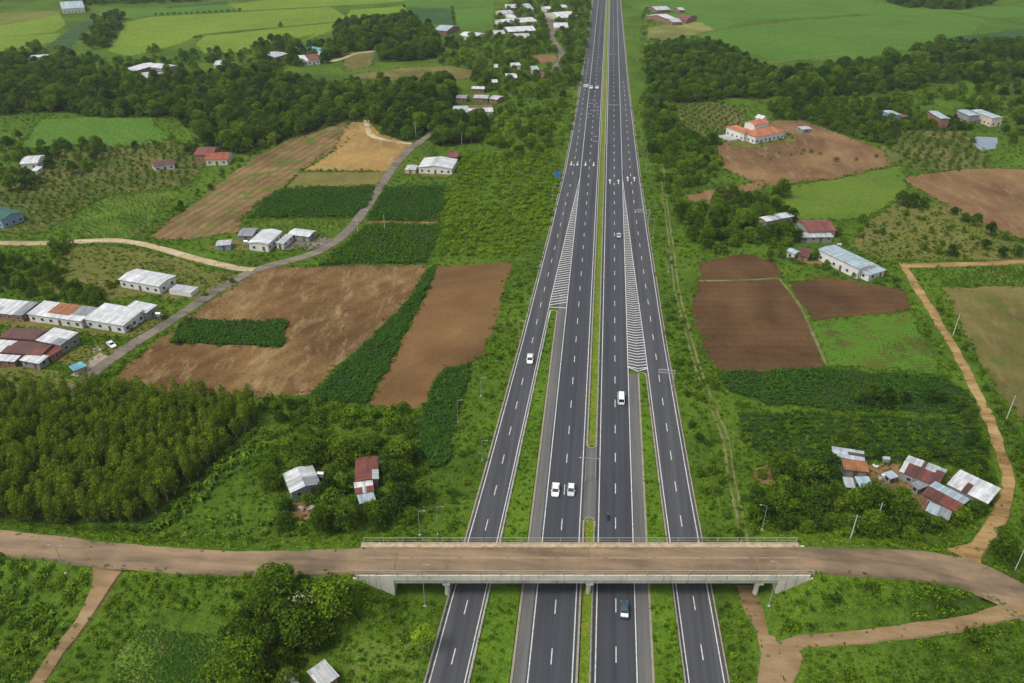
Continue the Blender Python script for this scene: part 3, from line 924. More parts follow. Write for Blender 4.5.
def kerb(name, tab, ys, wd, ht, mat, label):
    m = MB()
    for i in range(len(ys) - 1):
        m.bar((tab(ys[i]), ys[i], 0.05), (tab(ys[i + 1]), ys[i + 1], 0.05), wd, ht)
    o = m.build(name, mat)
    return tag(o, label, kind='structure')


kerb('kerb', T(L_OUT, -.75), YS, .36, .27, 'kerb_concrete', 'pale kerb along the outer edge of the left ramp')
kerb('kerb', T(R_OUT, .85), YS, .3, .27, 'kerb_concrete', 'pale kerb along the outer edge of the right ramp')
kerb('kerb', T(L_IN, .68), [y for y in YS if y < YG_L], .36, .27, 'pale_concrete', 'pale kerb between the left ramp and the grass island')
kerb('kerb', T(R_IN, -.68), [y for y in YS if y < YG_R], .36, .27, 'kerb_concrete', 'pale kerb between the right ramp and the grass island')
kerb('kerb', KC(-10.2), [y for y in YS if y < YG_L], .45, .22, 'kerb_concrete', 'low kerb between left shoulder and grass island')
kerb('kerb', KC(15.65), [y for y in YS if y < YG_R], .45, .22, 'kerb_concrete', 'low kerb between right shoulder and grass island')
# kerbed rounded ends of the median and of the islands
for (cx, cy, wd, s, lb) in ((2.85, 163, 2.0, -1, 'rounded concrete nose of the median beyond the crossing'), (2.95, 136.1, 2.0, 1, 'concrete nose of the median below the overpass')):
    m = MB()
    arc = [(cx + wd / 2 * math.cos(t), cy + s * .75 * math.sin(t), .06) for t in np.linspace(0, math.pi, 9)]
    for a, b in zip(arc[:-1], arc[1:]):
        m.bar(a, b, .35, .3)
    tag(m.build('median_nose', 'kerb_concrete'), lb, kind='structure')
for lo, hi, y1, lb in ((T(L_IN, .9), KC(-10.6), YG_L - 3, 'left'), (KC(15.9), T(R_IN, -1.0), YG_R - 2, 'right')):
    a, b = lo(y1), hi(y1)
    m = MB()
    arc = [((a + b) / 2 + ((b - a) / 2 + .15) * math.cos(t), y1 + ((b - a) / 2 + .15) * math.sin(t), .06) for t in np.linspace(0, math.pi, 11)]
    for p, q2 in zip(arc[:-1], arc[1:]):
        m.bar(p, q2, .3, .25)
    tag(m.build('island_kerb', 'kerb_concrete'), 'rounded kerb at the tip of the %s grass island' % lb, kind='structure')

# painted lines
ZP = Z0 + .012


def paint(name, tab, wd, ys, parent, z=ZP):
    return strip(name, lambda y: tab(y) - wd / 2, lambda y: tab(y) + wd / 2, ys, z, 'road_paint', None, parent, False)


paint('edge_line', KC(-7.2), .22, YS, cw_l)
paint('edge_line', KC(.85), .22, YS, cw_l)
paint('edge_line', KC(5.05), .22, YS, cw_r)
paint('edge_line', KC(12.7), .22, YS, cw_r)
paint('edge_line', T(L_OUT), .2, Y_LM, rl)
paint('edge_line', T(L_IN), .2, Y_LM, rl)
paint('edge_line', T(R_IN), .2, Y_LM, rr)
paint('edge_line', T(R_OUT), .2, Y_LM, rr)
paint('edge_line', T(L_OUT), .2, Y_FAR, ol)
paint('edge_line', T(R_OUT), .2, Y_FAR, orr)
DASH = mesh([(-.1, -1.8, 0), (.1, -1.8, 0), (.1, 1.8, 0), (-.1, 1.8, 0)], [(0, 1, 2, 3)], 'road_paint')
DASH_FAR = mesh([(-.13, -1.8, 0), (.13, -1.8, 0), (.13, 1.8, 0), (-.13, 1.8, 0)], [(0, 1, 2, 3)], 'road_paint')


def dashes(xf, y0, y1, parent):
    y = y0
    while y < y1:
        o = link('lane_dash', DASH if y < 330 else DASH_FAR, None, parent)
        o.location = (xf(y), y, ZP)
        o.rotation_euler = (0, 0, -math.atan((xf(y + 2) - xf(y - 2)) / 4))
        y += 11.72


dashes(KC(8.87), 53.7, 1000, cw_r)
dashes(KC(-3.2), 52.0, 1000, cw_l)
dashes(lambda y: (interp(L_OUT, y) + interp(L_IN, y)) / 2, 50.0, 366, rl)
dashes(lambda y: (interp(R_OUT, y) + interp(R_IN, y)) / 2, 56.0, 366, rr)
dashes(lambda y: (interp(L_OUT, y) - 7.2) / 2, 372.0, 640, ol)
dashes(lambda y: (interp(R_OUT, y) + 12.7) / 2, 372.0, 560, orr)


# gore hatching, stripe by stripe
def quad(name, pts, parent, z=ZP + .004):
    return obj(name, [(x, y, z) for x, y in pts], [tuple(range(len(pts)))], 'road_paint', parent)


y = YG_L + 1.5
while y < 358:
    a, b = interp(L_IN, y), -7.25
    wd = b - a
    if wd > .8:
        dy = wd * .45
        quad('hatch_stripe', [(a + .1, y), (b - .1, y + dy), (b - .1, y + dy + .5), (a + .1, y + .5)], gl)
    y += 1.95
y = YG_R + 1.8
while y < 352:
    a, b = 12.75, interp(R_IN, y)
    wd = b - a
    if wd > .6:
        c, dy = (a + b) / 2, -wd * .16
        quad('chevron_stripe', [(a + .1, y), (c, y + dy), (b - .1, y), (b - .1, y + .42), (c, y + dy + .42), (a + .1, y + .42)], gr)
    y += 1.6
# border of the hatched noses
quad('gore_border', [(interp(L_IN, YG_L), YG_L), (-7.2, YG_L), (-7.2, YG_L + .4), (interp(L_IN, YG_L), YG_L + .4)], gl)
quad('gore_border', [(12.75, YG_R + 1.4), ((12.75 + interp(R_IN, YG_R)) / 2, YG_R - .6), (interp(R_IN, YG_R), YG_R + 1.4), (interp(R_IN, YG_R), YG_R + 1.9), ((12.75 + interp(R_IN, YG_R)) / 2, YG_R - .1), (12.75, YG_R + 1.9)], gr)

# lane arrows
AR = mesh([(-.2, -3, 0), (.2, -3, 0), (.2, .8, 0), (.75, .8, 0), (0, 3, 0), (-.75, .8, 0), (-.2, .8, 0)], [(0, 1, 2, 6), (5, 3, 4), (6, 2, 3, 5)], 'road_paint')
for x, y, flip, par in ((-12.2, 386, 1, ol), (-9.2, 386, 1, ol), (-5.2, 386, 1, cw_l), (-1.2, 386, 1, cw_l), (6.9, 362, 0, cw_r), (10.8, 362, 0, cw_r), (15.2, 366.5, 0, orr), (18.3, 366.5, 0, orr)):
    o = link('lane_arrow', AR, None, par)
    o.location = (x, y, ZP + .006)
    o.rotation_euler = (0, 0, math.pi if flip else 0)
    o.scale = (1.0, 1.1, 1)
# rumble bars far up the road
BAR = mesh([(-.35, -.4, 0), (.35, -.4, 0), (.35, .4, 0), (-.35, .4, 0)], [(0, 1, 2, 3)], 'road_paint')
for y in (415, 424, 433, 470, 478, 486, 494, 502, 510, 518, 600, 640):
    for x in (-5.9, -4.6, -1.9, -.6):
        if random.random() < .45:
            o = link('rumble_bar', BAR, None, cw_l)
            o.location = (x, y, ZP + .004)
for y in (500, 650):
    for x in (6.2, 7.5, 10.2, 11.5):
        o = link('rumble_bar', BAR, None, cw_r)
        o.location = (x, y, ZP + .004)

# ------------------------------------------------------------------ overpass
br = empty('overpass_bridge', (2.0, 118, 0))
tag(br, 'concrete road overpass with dusty deck and pipe railings crossing the highway', 'bridge')


def bpart(mb, name, mat, parent=None):
    o = mb.build(name, mat)
    p = parent or br
    o.parent = p
    o.matrix_parent_inverse = Matrix.Translation(-Vector(br.location))
    return o


def slab(s0, s1, n0, n1, z0, z1, m=None):
    """box in deck coordinates (s along, n across, z absolute)"""
    m = m or MB()
    n = len(m.v)
    for z in (z0, z1):
        for s, t in ((s0, n0), (s1, n0), (s1, n1), (s0, n1)):
            p = dp(s, t)
            m.v.append((p.x, p.y, z))
    for f in ((3, 2, 1, 0), (4, 5, 6, 7), (0, 1, 5, 4), (1, 2, 6, 5), (2, 3, 7, 6), (3, 0, 4, 7)):
        m.f.append(tuple(n + q for q in f))
    return m


SL, SR = 7.4, DLEN - 6.0
bpart(slab(-.3, DLEN + .3, -3.75, 2.75, 6.3, 6.82), 'deck_surface', 'dust_road')
bpart(slab(-.3, DLEN + .3, 2.77, 3.85, 6.2, 7.0), 'kerb', 'dusty_concrete')
bpart(slab(-.3, DLEN + .3, -4.7, -3.77, 6.2, 6.98), 'kerb', 'brown_track')
bpart(slab(-.3, DLEN + .3, 3.88, 4.1, 5.9, 7.06), 'edge_beam', 'dusty_concrete')
bpart(slab(0, DLEN, -5.02, -4.73, 5.72, 7.06), 'edge_beam', 'pale_concrete')
for n in (-4.5, -2.4, -.4, 1.6, 3.5):
    bpart(slab(SL, SR, n - .32, n + .32, 4.75, 6.25), 'girder', 'girder_concrete')
bpart(slab(SL, SR, -4.7, 3.85, 5.95, 6.28), 'deck_slab', 'girder_concrete')
# piers: one in the median, one at each side slope
for s in (17.8, (2.9 - DA.x) / DU.x, DLEN - 9.5):
    pc = dp(s, 0)
    cap = MB()
    slab(s - .75, s + .75, -4.7, 4.0, 4.0, 4.72, cap)
    c = bpart(cap, 'pier_cap', 'pale_concrete')
    for n in (-3.2, 0.0, 3.0):
        p = dp(s, n)
        z0 = gh(p.x, p.y)
        bpart(MB().tube([(p.x, p.y, z0 - .4), (p.x, p.y, 4.05)], [.55, .55], 14), 'pier_column', 'pale_concrete')
for s0, s1, sg in ((SL - 1.4, SL, 1), (SR, SR + 1.4, -1)):
    bpart(slab(s0, s1, -4.5, 3.65, .2, 6.18), 'abutment', 'pale_concrete')
    # wing walls: triangular, tapering back along the approach
    for n0, n1 in ((-5.0, -4.55), (3.7, 4.08)):
        m = MB()
        f0 = (SL if sg > 0 else SR)
        back = f0 - sg * 8.2
        prof = [(f0, .2), (f0, 6.17), (back, 6.17), (back, 5.2)]
        for n in (n0, n1):
            for s, z in prof:
                p = dp(s, n)
                m.v.append((p.x, p.y, z))
        m.f = [(0, 1, 2, 3), (7, 6, 5, 4), (0, 4, 5, 1), (1, 5, 6, 2), (2, 6, 7, 3), (3, 7, 4, 0)]
        bpart(m, 'wing_wall', 'pale_concrete')
# expansion joints and faded centre line
for s in (SL, 17.8, (2.9 - DA.x) / DU.x, DLEN - 9.5, SR):
    bpart(slab(s - .12, s + .12, -3.3, 3.3, 6.80, 6.832), 'expansion_joint', 'brown_track')
s = 1.0
while s < DLEN - 4:
    bpart(slab(s, s + 9.0, -.08, .06, 6.80, 6.828), 'centre_line', 'dusty_concrete')
    s += 9.9
# heaps of red earth swept against the kerb
m = MB()
for j in range(90):
    s = random.uniform(3, DLEN - 2)
    p = dp(s, 2.7 - random.uniform(0, .3))
    r = random.uniform(.2, .8)
    m.tube([(p.x - DU.x * r * 2, p.y - DU.y * r * 2, 6.8), (p.x, p.y, 6.8), (p.x + DU.x * r * 2, p.y + DU.y * r * 2, 6.8)], [.03, r * .35, .03], 6)
o = bpart(m, 'swept_earth', 'brown_track')
o['kind'] = 'stuff'
# railings
for n, s0, s1, mat in ((3.99, 0.2, DLEN - .2, 'railing_paint'), (-4.88, -.2, DLEN + .6, 'railing_paint')):
    cnt = 22
    post = None
    rail = MB()
    for z in ((8.42, .055), (7.75, .025)):
        a, b = dp(s0, n), dp(s1, n)
        rail.tube([(a.x, a.y, z[0]), (b.x, b.y, z[0])], [z[1], z[1]], 8)
    ro = bpart(rail, 'railing', mat)
    for j in range(cnt + 1):
        p = dp(s0 + (s1 - s0) * j / cnt, n)
        if post is None:
            post = MB().box((0, 0, 0), (.13, .11, 1.47)).mesh(mat)
        po = link('railing_post', post, None, br)
        po.location = (p.x - br.location.x, p.y - br.location.y, 6.98)
        po.rotation_euler = (0, 0, math.atan2(DU.y, DU.x))
for n in (-4.6, 4.6):
    occupy([tuple(dp(-1, -5.6)[:2]), tuple(dp(DLEN + 1, -5.6)[:2]), tuple(dp(DLEN + 1, 5.4)[:2]), tuple(dp(-1, 5.4)[:2])])

# ------------------------------------------------------------------ guard rails
GROUPN = {}


def guard_rail(xf, y0, y1, label, step=4.0):
    root = empty('guard_rail', (xf(y0), y0, .2))
    m = MB()
    ys = list(np.arange(y0, y1, 6.0)) + [y1]
    for a, b in zip(ys[:-1], ys[1:]):
        m.bar((xf(a) - xf(y0), a - y0, .42), (xf(b) - xf(y0), b - y0, .42), .1, .31)
    m.build('rail', 'galvanised', root)
    p = MB()
    for yy in np.arange(y0, y1, step):
        p.box((xf(yy) - xf(y0) + .12, yy - y0, -.15), (.13, .13, .88))
    o = p.build('post_row', 'galvanised', root)
    o['kind'] = 'stuff'
    tag(root, label, 'guard rail', 'steel guard rails along the highway')


guard_rail(KC(1.75), 60, 132, 'steel guard rail left of the median below the overpass')
guard_rail(KC(4.05), 60, 134, 'steel guard rail right of the median below the overpass')
guard_rail(KC(1.75), 166, 420, 'steel guard rail on the left of the long median')
guard_rail(KC(4.05), 150, 420, 'steel guard rail on the right of the long median')
guard_rail(T(L_IN, .75), 60, 228, 'steel guard rail between the left ramp and its grass island')
guard_rail(T(L_OUT, -.8), 60, 116, 'short steel guard rail left of the ramp below the overpass')
guard_rail(T(R_IN, -.75), 66, 128, 'steel guard rail between the right ramp and its grass island')

# ------------------------------------------------------------------ poles, lamps, signs
NP = [0]


def lamp_post(px, py, hgt, label, side=1, double=False, mat='galvanised'):
    x, y, z = GH(px, py)
    r = empty('street_lamp', (x, y, z))
    MB().tube([(0, 0, 0), (0, 0, .5), (0, 0, hgt)], [.13, .09, .05], 8).build('pole', mat, r)
    MB().box((0, 0, 0), (.5, .5, .18)).build('base_plate', 'pale_concrete', r)
    for sd in ((side, -side) if double else (side,)):
        a = MB().tube([(0, 0, hgt - .1), (sd * .5, 0, hgt + .2), (sd * 1.1, 0, hgt + .3)], [.04, .035, .03], 6).build('arm', mat, r)
        MB().box((sd * 1.35, 0, hgt + .25), (.6, .24, .1), 0, .8).build('lamp_head', 'galvanised', a)
    tag(r, label, 'street lamp', 'street lamps beside the highway')
    return r


lamp_post(425, 606, 11.5, 'tall street lamp at the west end of the overpass', 1)
lamp_post(769, 606, 12.0, 'tall street lamp at the east end of the overpass', -1)
lamp_post(66, 573, 7.5, 'twin headed street lamp beside the west dirt road', -1, True)
for (px, py, h, lb) in ((458, 422, 7, 'lamp post on the weedy left verge beside the dark crop strip'), (482, 460, 6, 'lamp post on the left verge close to the ramp kerb'), (481, 396, 6, 'lamp post on the left verge level with the white van'),
                        (519, 341, 7, 'lamp post on the left verge above the white pickup'), (528, 318, 7, 'lamp post on the left verge beside the brown field corner'), (537, 286, 8, 'lamp post on the left verge near the hatched gore tip'),
                        (552, 205, 8, 'lamp post on the left verge below the blue sign'), (420, 535, 7, 'lamp post north of the west abutment'), (438, 534, 8, 'lamp post just behind the overpass railing on the left')):
    lamp_post(px, py, h, lb, 1)
for (px, py, h, lb) in ((653, 238, 8, 'lamp post on the right verge beside the upper hatching'), (668, 272, 8, 'lamp post on the right verge beside the lower hatching'), (646, 165, 8, 'lamp post on the right verge near the lane arrows'), (641, 145, 8, 'lamp post on the right verge above the lane arrows'), (762, 530, 7, 'lamp post beside the wheel track near the overpass')):
    lamp_post(px, py, h, lb, -1)


def utility_pole(px, py, hgt, label):
    x, y, z = GH(px, py)
    r = empty('utility_pole', (x, y, z))
    MB().tube([(0, 0, 0), (0, 0, hgt)], [.14, .08], 8).build('pole', 'pole_concrete', r)
    MB().box((0, 0, hgt - .7), (1.4, .09, .09)).build('crossarm', 'bark', r)
    for dx in (-.6, 0, .6):
        MB().tube([(dx, 0, hgt - .61), (dx, 0, hgt - .3)], [.04, .05], 6).build('insulator', 'girder_concrete', r)
    tag(r, label, 'utility pole', 'concrete utility poles')


for px, py, h, lb in ((358, 233, 8, 'utility pole at the bend of the grey lane'), (416, 137, 8, 'utility pole at the end of the golden field'), (414, 123, 8, 'utility pole against the dark wood behind the golden field'), (462, 145, 7, 'utility pole behind the small red roof'),
                      (385, 231, 7, 'utility pole right of the lane beside the green crop'), (953, 335, 8, 'utility pole beside the orange lane'), (1006, 420, 8, 'utility pole where the orange lane bends'), (874, 530, 8, 'utility pole in the trees above the east road'), (850, 540, 7, 'utility pole close to the east road edge'), (1015, 570, 6, 'short pole right of the lane mouth')):
    utility_pole(px, py, h, lb)


def cantilever_sign(x, y, hgt, arm, label, board=(2.6, 1.6), col='sign_blue', rev=False):
    r = empty('cantilever_sign', (x, y, .1))
    MB().tube([(0, 0, 0), (0, 0, hgt)], [.2, .15], 10).build('pole', 'galvanised', r)
    m = MB()
    m.tube([(0, 0, hgt - .3), (arm, 0, hgt - .2)], [.12, .09], 8)
    m.tube([(0, 0, hgt - 1.3), (arm, 0, hgt - 1.2)], [.1, .08], 8)
    m.build('arm', 'galvanised', r)
    b = MB().box((arm * .72, -.2 if rev else .2, hgt - 1.6), (board[0], .08, board[1])).build('sign_board', col, r)
    MB().box((arm * .72, -.26 if rev else .26, hgt - 1.5), (board[0] * .86, .03, board[1] * .12)).build('sign_stripe', 'sign_white', b)
    tag(r, label, 'road sign', 'signs beside the highway')


cantilever_sign(-14.6, 522, 6.5, 7.5, 'pale cantilever sign reaching over the far left lanes', (3.2, 2.0), 'sign_white')
cantilever_sign(22.8, 312, 6.5, -5.5, 'cantilever sign arm over the right ramp beside the hatching', (2.6, 1.6), 'galvanised')
cantilever_sign(25.2, 192, 6.2, -4.6, 'cantilever sign over the right ramp beside the white van', (2.4, 1.5), 'galvanised')
for x, y, lb in ((-17.6, 360, 'small blue road sign on the left verge beside the lane arrows'),):
    r = empty('road_sign', (x, y, 0))
    MB().tube([(-1.0, 0, 0), (-1.0, 0, 4.6)], [.08, .08], 7).build('post', 'galvanised', r)
    MB().tube([(1.0, 0, 0), (1.0, 0, 4.6)], [.08, .08], 7).build('post', 'galvanised', r)
    b = MB().box((0, .1, 2.0), (2.8, .07, 2.6)).build('sign_board', 'sign_blue', r)
    MB().box((0, .15, 2.5), (2.2, .03, .35)).build('sign_stripe', 'sign_white', b)
    MB().box((0, .15, 3.3), (1.6, .03, .5)).build('sign_stripe', 'sign_white', b)
    tag(r, lb, 'road sign', 'signs beside the highway')
# lamp arms over the median crossing
r = empty('street_lamp', (1.6, 149, .2))
MB().tube([(0, 0, 0), (0, 0, 7.5)], [.15, .08], 8).build('pole', 'galvanised', r)
a = MB().tube([(-1.3, 0, 7.4), (0, 0, 7.5), (3.0, 0, 7.4)], [.035, .045, .035], 6).build('arm', 'galvanised', r)
MB().box((-1.4, 0, 7.35), (.7, .26, .1)).build('lamp_head', 'galvanised', a)
MB().box((3.0, 0, 7.35), (.7, .26, .1)).build('lamp_head', 'galvanised', a)
tag(r, 'twin armed street lamp in the paved median crossing', 'street lamp', 'street lamps beside the highway')

# ------------------------------------------------------------------ vehicles


def car(name, label, cat, x, y, away, body, L=4.4, W=1.78, hood=.27, boot=.2, H=1.45, belt=.86, roofmat=None, bootmat=None, bed=False, rz=0.0):
    """body shell lofted from cross sections; front towards +Y before turning"""
    r = empty(name, (x, y, Z0 + .006), (0 if away else math.pi) + rz)
    f, b = L / 2, -L / 2
    # lower body: sections along Y (y, half width, z low, z high)
    sec = [(b, .40 * W, .38, belt - .12), (b + .12, .48 * W, .26, belt - .03), (b + .9, .5 * W, .22, belt), (0, .5 * W, .22, belt), (f - .95, .5 * W, .22, belt - .02), (f - .28, .48 * W, .24, belt - .12), (f, .39 * W, .34, belt - .26)]
    v, fc = [], []
    for (yy, hw, z0, z1) in sec:
        zm = (z0 + z1) / 2 + .08
        v += [(-hw * .86, yy, z0), (-hw, yy, zm - .15), (-hw, yy, zm + .1), (-hw * .9, yy, z1), (hw * .9, yy, z1), (hw, yy, zm + .1), (hw, yy, zm - .15), (hw * .86, yy, z0)]
    for i in range(len(sec) - 1):
        for j in range(8):
            j2 = (j + 1) % 8
            fc.append((i * 8 + j, (i + 1) * 8 + j, (i + 1) * 8 + j2, i * 8 + j2))
    fc += [tuple(range(8)), tuple(range(len(v) - 1, len(v) - 9, -1))]
    o = obj('body', v, fc, body, r)
    # cabin
    c0, c1 = f - hood * L, b + boot * L
    if bed:
        c1 = b + .38 * L
    rw, gw = W * .36, W * .45
    y0, y1 = c0 - .62, c1 + (.45 if H < 1.7 else .12)
    gl = [(-gw, c0, belt - .02), (gw, c0, belt - .02), (gw, c1, belt - .02), (-gw, c1, belt - .02), (-rw, y0, H - .06), (rw, y0, H - .06), (rw, y1, H - .06), (-rw, y1, H - .06)]
    obj('window_glass', gl, [(4, 5, 6, 7), (1, 0, 4, 5), (2, 1, 5, 6), (3, 2, 6, 7), (0, 3, 7, 4)], 'car_glass', r)
    rf = [(-rw - .02, y0 + .03, H - .07), (rw + .02, y0 + .03, H - .07), (rw + .02, y1 - .03, H - .07), (-rw - .02, y1 - .03, H - .07), (-rw * .86, y0 - .15, H), (rw * .86, y0 - .15, H), (rw * .86, y1 + .12, H), (-rw * .86, y1 + .12, H)]
    obj('roof', rf, [(4, 5, 6, 7)[::-1], (0, 1, 5, 4), (1, 2, 6, 5), (2, 3, 7, 6), (3, 0, 4, 7)], roofmat or body, r)
    pl = MB()
    for sx in (-1, 1):
        pl.tube([(sx * gw, c0, belt), (sx * rw, y0, H - .05)], [.05, .05], 5)
        pl.tube([(sx * gw, c1, belt), (sx * rw, y1, H - .05)], [.07, .07], 5)
        pl.tube([(sx * gw * 1.0, (c0 + c1) / 2, belt), (sx * rw, (y0 + y1) / 2, H - .05)], [.05, .05], 5)
    pl.build('pillar_frame', body, r)
    if bootmat:
        MB().box((0, b + boot * L * .5 + .1, belt - .03), (W * .8, boot * L - .05, .08)).build('boot_lid', bootmat, r)
    if bed:
        MB().box((0, b + .19 * L, belt - .3), (W * .78, .33 * L, .325)).build('cargo_bed', 'car_silver', r)
    for sx in (-1, 1):
        for yy in (f - .82, b + .85):
            t = MB().tube([(sx * (W / 2 - .2), yy, .32), (sx * (W / 2 + .01), yy, .32)], [.32, .32], 14).build('wheel', 'tyre_rubber', r)
            MB().tube([(sx * (W / 2 - .02), yy, .32), (sx * (W / 2 + .02), yy, .32)], [.2, .19], 10).build('rim', 'rim_alloy', t)
        MB().box((sx * W * .33, f - .1, belt - .38), (.36, .12, .16)).build('headlight', 'lamp_clear', r)
        MB().box((sx * W * .36, b + .05, belt - .26), (.3, .1, .18)).build('tail_light', 'lamp_red', r)
        MB().box((sx * (W / 2 + .08), c0 - .25, belt + .02), (.2, .12, .14)).build('mirror', body, r)
    tag(r, label, cat, 'vehicles on the highway')
    return r


def at(px, py):
    p = G(px, py)
    return p[0], p[1]


car('van', 'tall white van driving away on the right carriageway', 'van', *at(621, 401), True, 'car_white', 5.2, 1.95, .1, .03, 2.1, 1.05)
car('car', 'white sedan approaching in the outer lane of the left carriageway', 'car', *at(555.5, 492), False, 'car_white', 4.6, 1.82, .24, .2)
car('car', 'silver car with dark windscreen approaching beside the white sedan', 'car', *at(571, 492), False, 'car_silver', 4.3, 1.72, .25, .12, 1.5, roofmat='car_white')
car('pickup_truck', 'white pickup coming down the left ramp', 'truck', *at(530, 361), False, 'car_white', 5.0, 1.85, .2, .4, 1.75, 1.0, bed=True, rz=.05)
car('car', 'slate blue car with pale boot driving away in front of the overpass', 'car', *at(624, 612), True, 'car_slate', 4.4, 1.8, .26, .2, 1.45, bootmat='car_white')
car('car', 'far white car, left of a pair approaching near the cantilever sign', 'car', *at(591.3, 88.5), False, 'car_white', 4.4, 1.9)
car('car', 'far white car, right of a pair approaching near the cantilever sign', 'car', *at(597.2, 88.5), False, 'car_white', 4.4, 1.9)
car('car', 'silver car driving away beside the right hatching', 'car', *at(618.8, 237), True, 'car_silver', 4.2, 1.7)


px_, py_ = at(112, 346.5)
car('parked_car', 'small white car parked on the grass beside the village lane', 'car', px_, py_, False, 'car_white', 4.2, 1.7, rz=.9)


def rider_bike(x, y, away, label, plabel, bodymat):
    r = empty('motorcycle', (x, y, Z0 + .006), 0 if away else math.pi)
    for yy, nm in ((.62, 'front_wheel'), (-.62, 'rear_wheel')):
        MB().tube([(-.06, yy, .3), (.06, yy, .3)], [.3, .3], 16).build(nm, 'tyre_rubber', r)
    MB().tube([(0, -.75, .62), (0, -.2, .66), (0, .25, .5), (0, .55, .78)], [.09, .15, .12, .1], 8).build('frame', bodymat, r)
    MB().box((0, -.35, .72), (.26, .75, .1), 0, .85).build('seat', 'tyre_rubber', r)
    MB().tube([(-.34, .42, 1.0), (0, .55, 1.02), (.34, .42, 1.0)], [.025, .03, .025], 6).build('handlebar', 'rim_alloy', r)
    MB().tube([(0, .62, .3), (0, .52, 1.0)], [.04, .04], 6).build('fork', 'rim_alloy', r)
    MB().box((0, .68, .78), (.16, .1, .16)).build('headlight', 'lamp_clear', r)
    tag(r, label, 'motorcycle', 'motorcycles on the highway')
    # rider: one skinned body
    J = [(0, -.3, .86), (0, -.25, 1.1), (0, -.18, 1.36), (0, -.14, 1.46), (0, -.1, 1.62),
         (.19, -.18, 1.36), (.27, .08, 1.16), (.3, .38, 1.04), (-.19, -.18, 1.36), (-.27, .08, 1.16), (-.3, .38, 1.04),
         (.12, -.26, .86), (.18, .12, .84), (.17, .05, .42), (.17, .2, .34), (-.12, -.26, .86), (-.18, .12, .84), (-.17, .05, .42), (-.17, .2, .34)]
    E_ = [(0, 1), (1, 2), (2, 3), (3, 4), (2, 5), (5, 6), (6, 7), (2, 8), (8, 9), (9, 10), (0, 11), (11, 12), (12, 13), (13, 14), (0, 15), (15, 16), (16, 17), (17, 18)]
    Rd = [.15, .15, .17, .06, .1, .08, .05, .04, .08, .05, .04, .1, .085, .055, .05, .1, .085, .055, .05]
    me = bpy.data.meshes.new('mesh')
    me.from_pydata(J, E_, [])
    p = link('person', me, 'cloth_dark')
    me.materials.append(MATS['cloth_dark'])
    p.modifiers.new('skin', 'SKIN')
    for i, sv in enumerate(me.skin_vertices[0].data):
        sv.radius = (Rd[i], Rd[i])
        sv.use_root = i == 0
    p.modifiers.new('sub', 'SUBSURF').levels = 1
    p.location = r.location
    p.rotation_euler = r.rotation_euler
    hm = bpy.data.meshes.new('mesh')
    bm = bmesh.new()
    bmesh.ops.create_uvsphere(bm, u_segments=12, v_segments=8, radius=.155, matrix=Matrix.Translation((0, -.09, 1.66)))
    bm.to_mesh(hm)
    link('helmet', hm, bodymat, p)
    tag(p, plabel, 'person', 'riders on the highway')


rider_bike(*at(607.5, 519), True, 'dark motorcycle riding away just beyond the overpass', 'person in dark clothes riding the motorcycle beyond the overpass', 'car_slate')
rider_bike(*at(622.8, 174), True, 'dark motorcycle far up the right carriageway near the lane arrows', 'person in dark clothes on the far motorcycle near the lane arrows', 'car_slate')

# ------------------------------------------------------------------ buildings
WIN = MB().box((0, -.03, -.55), (1.25, .07, 1.1)).mesh('frame_paint')
WINB = MB().box((0, -.03, -.55), (1.25, .07, 1.1)).mesh('frame_blue')
PANE = MB().box((0, -.08, -.45), (1.0, .03, .9)).mesh('window_glass')
DOOR = MB().box((0, -.03, 0), (1.0, .07, 2.05)).mesh('door_wood')
HANDLE = MB().box((.36, -.1, 1.0), (.06, .07, .12)).mesh('rim_alloy')
HOUSES = []


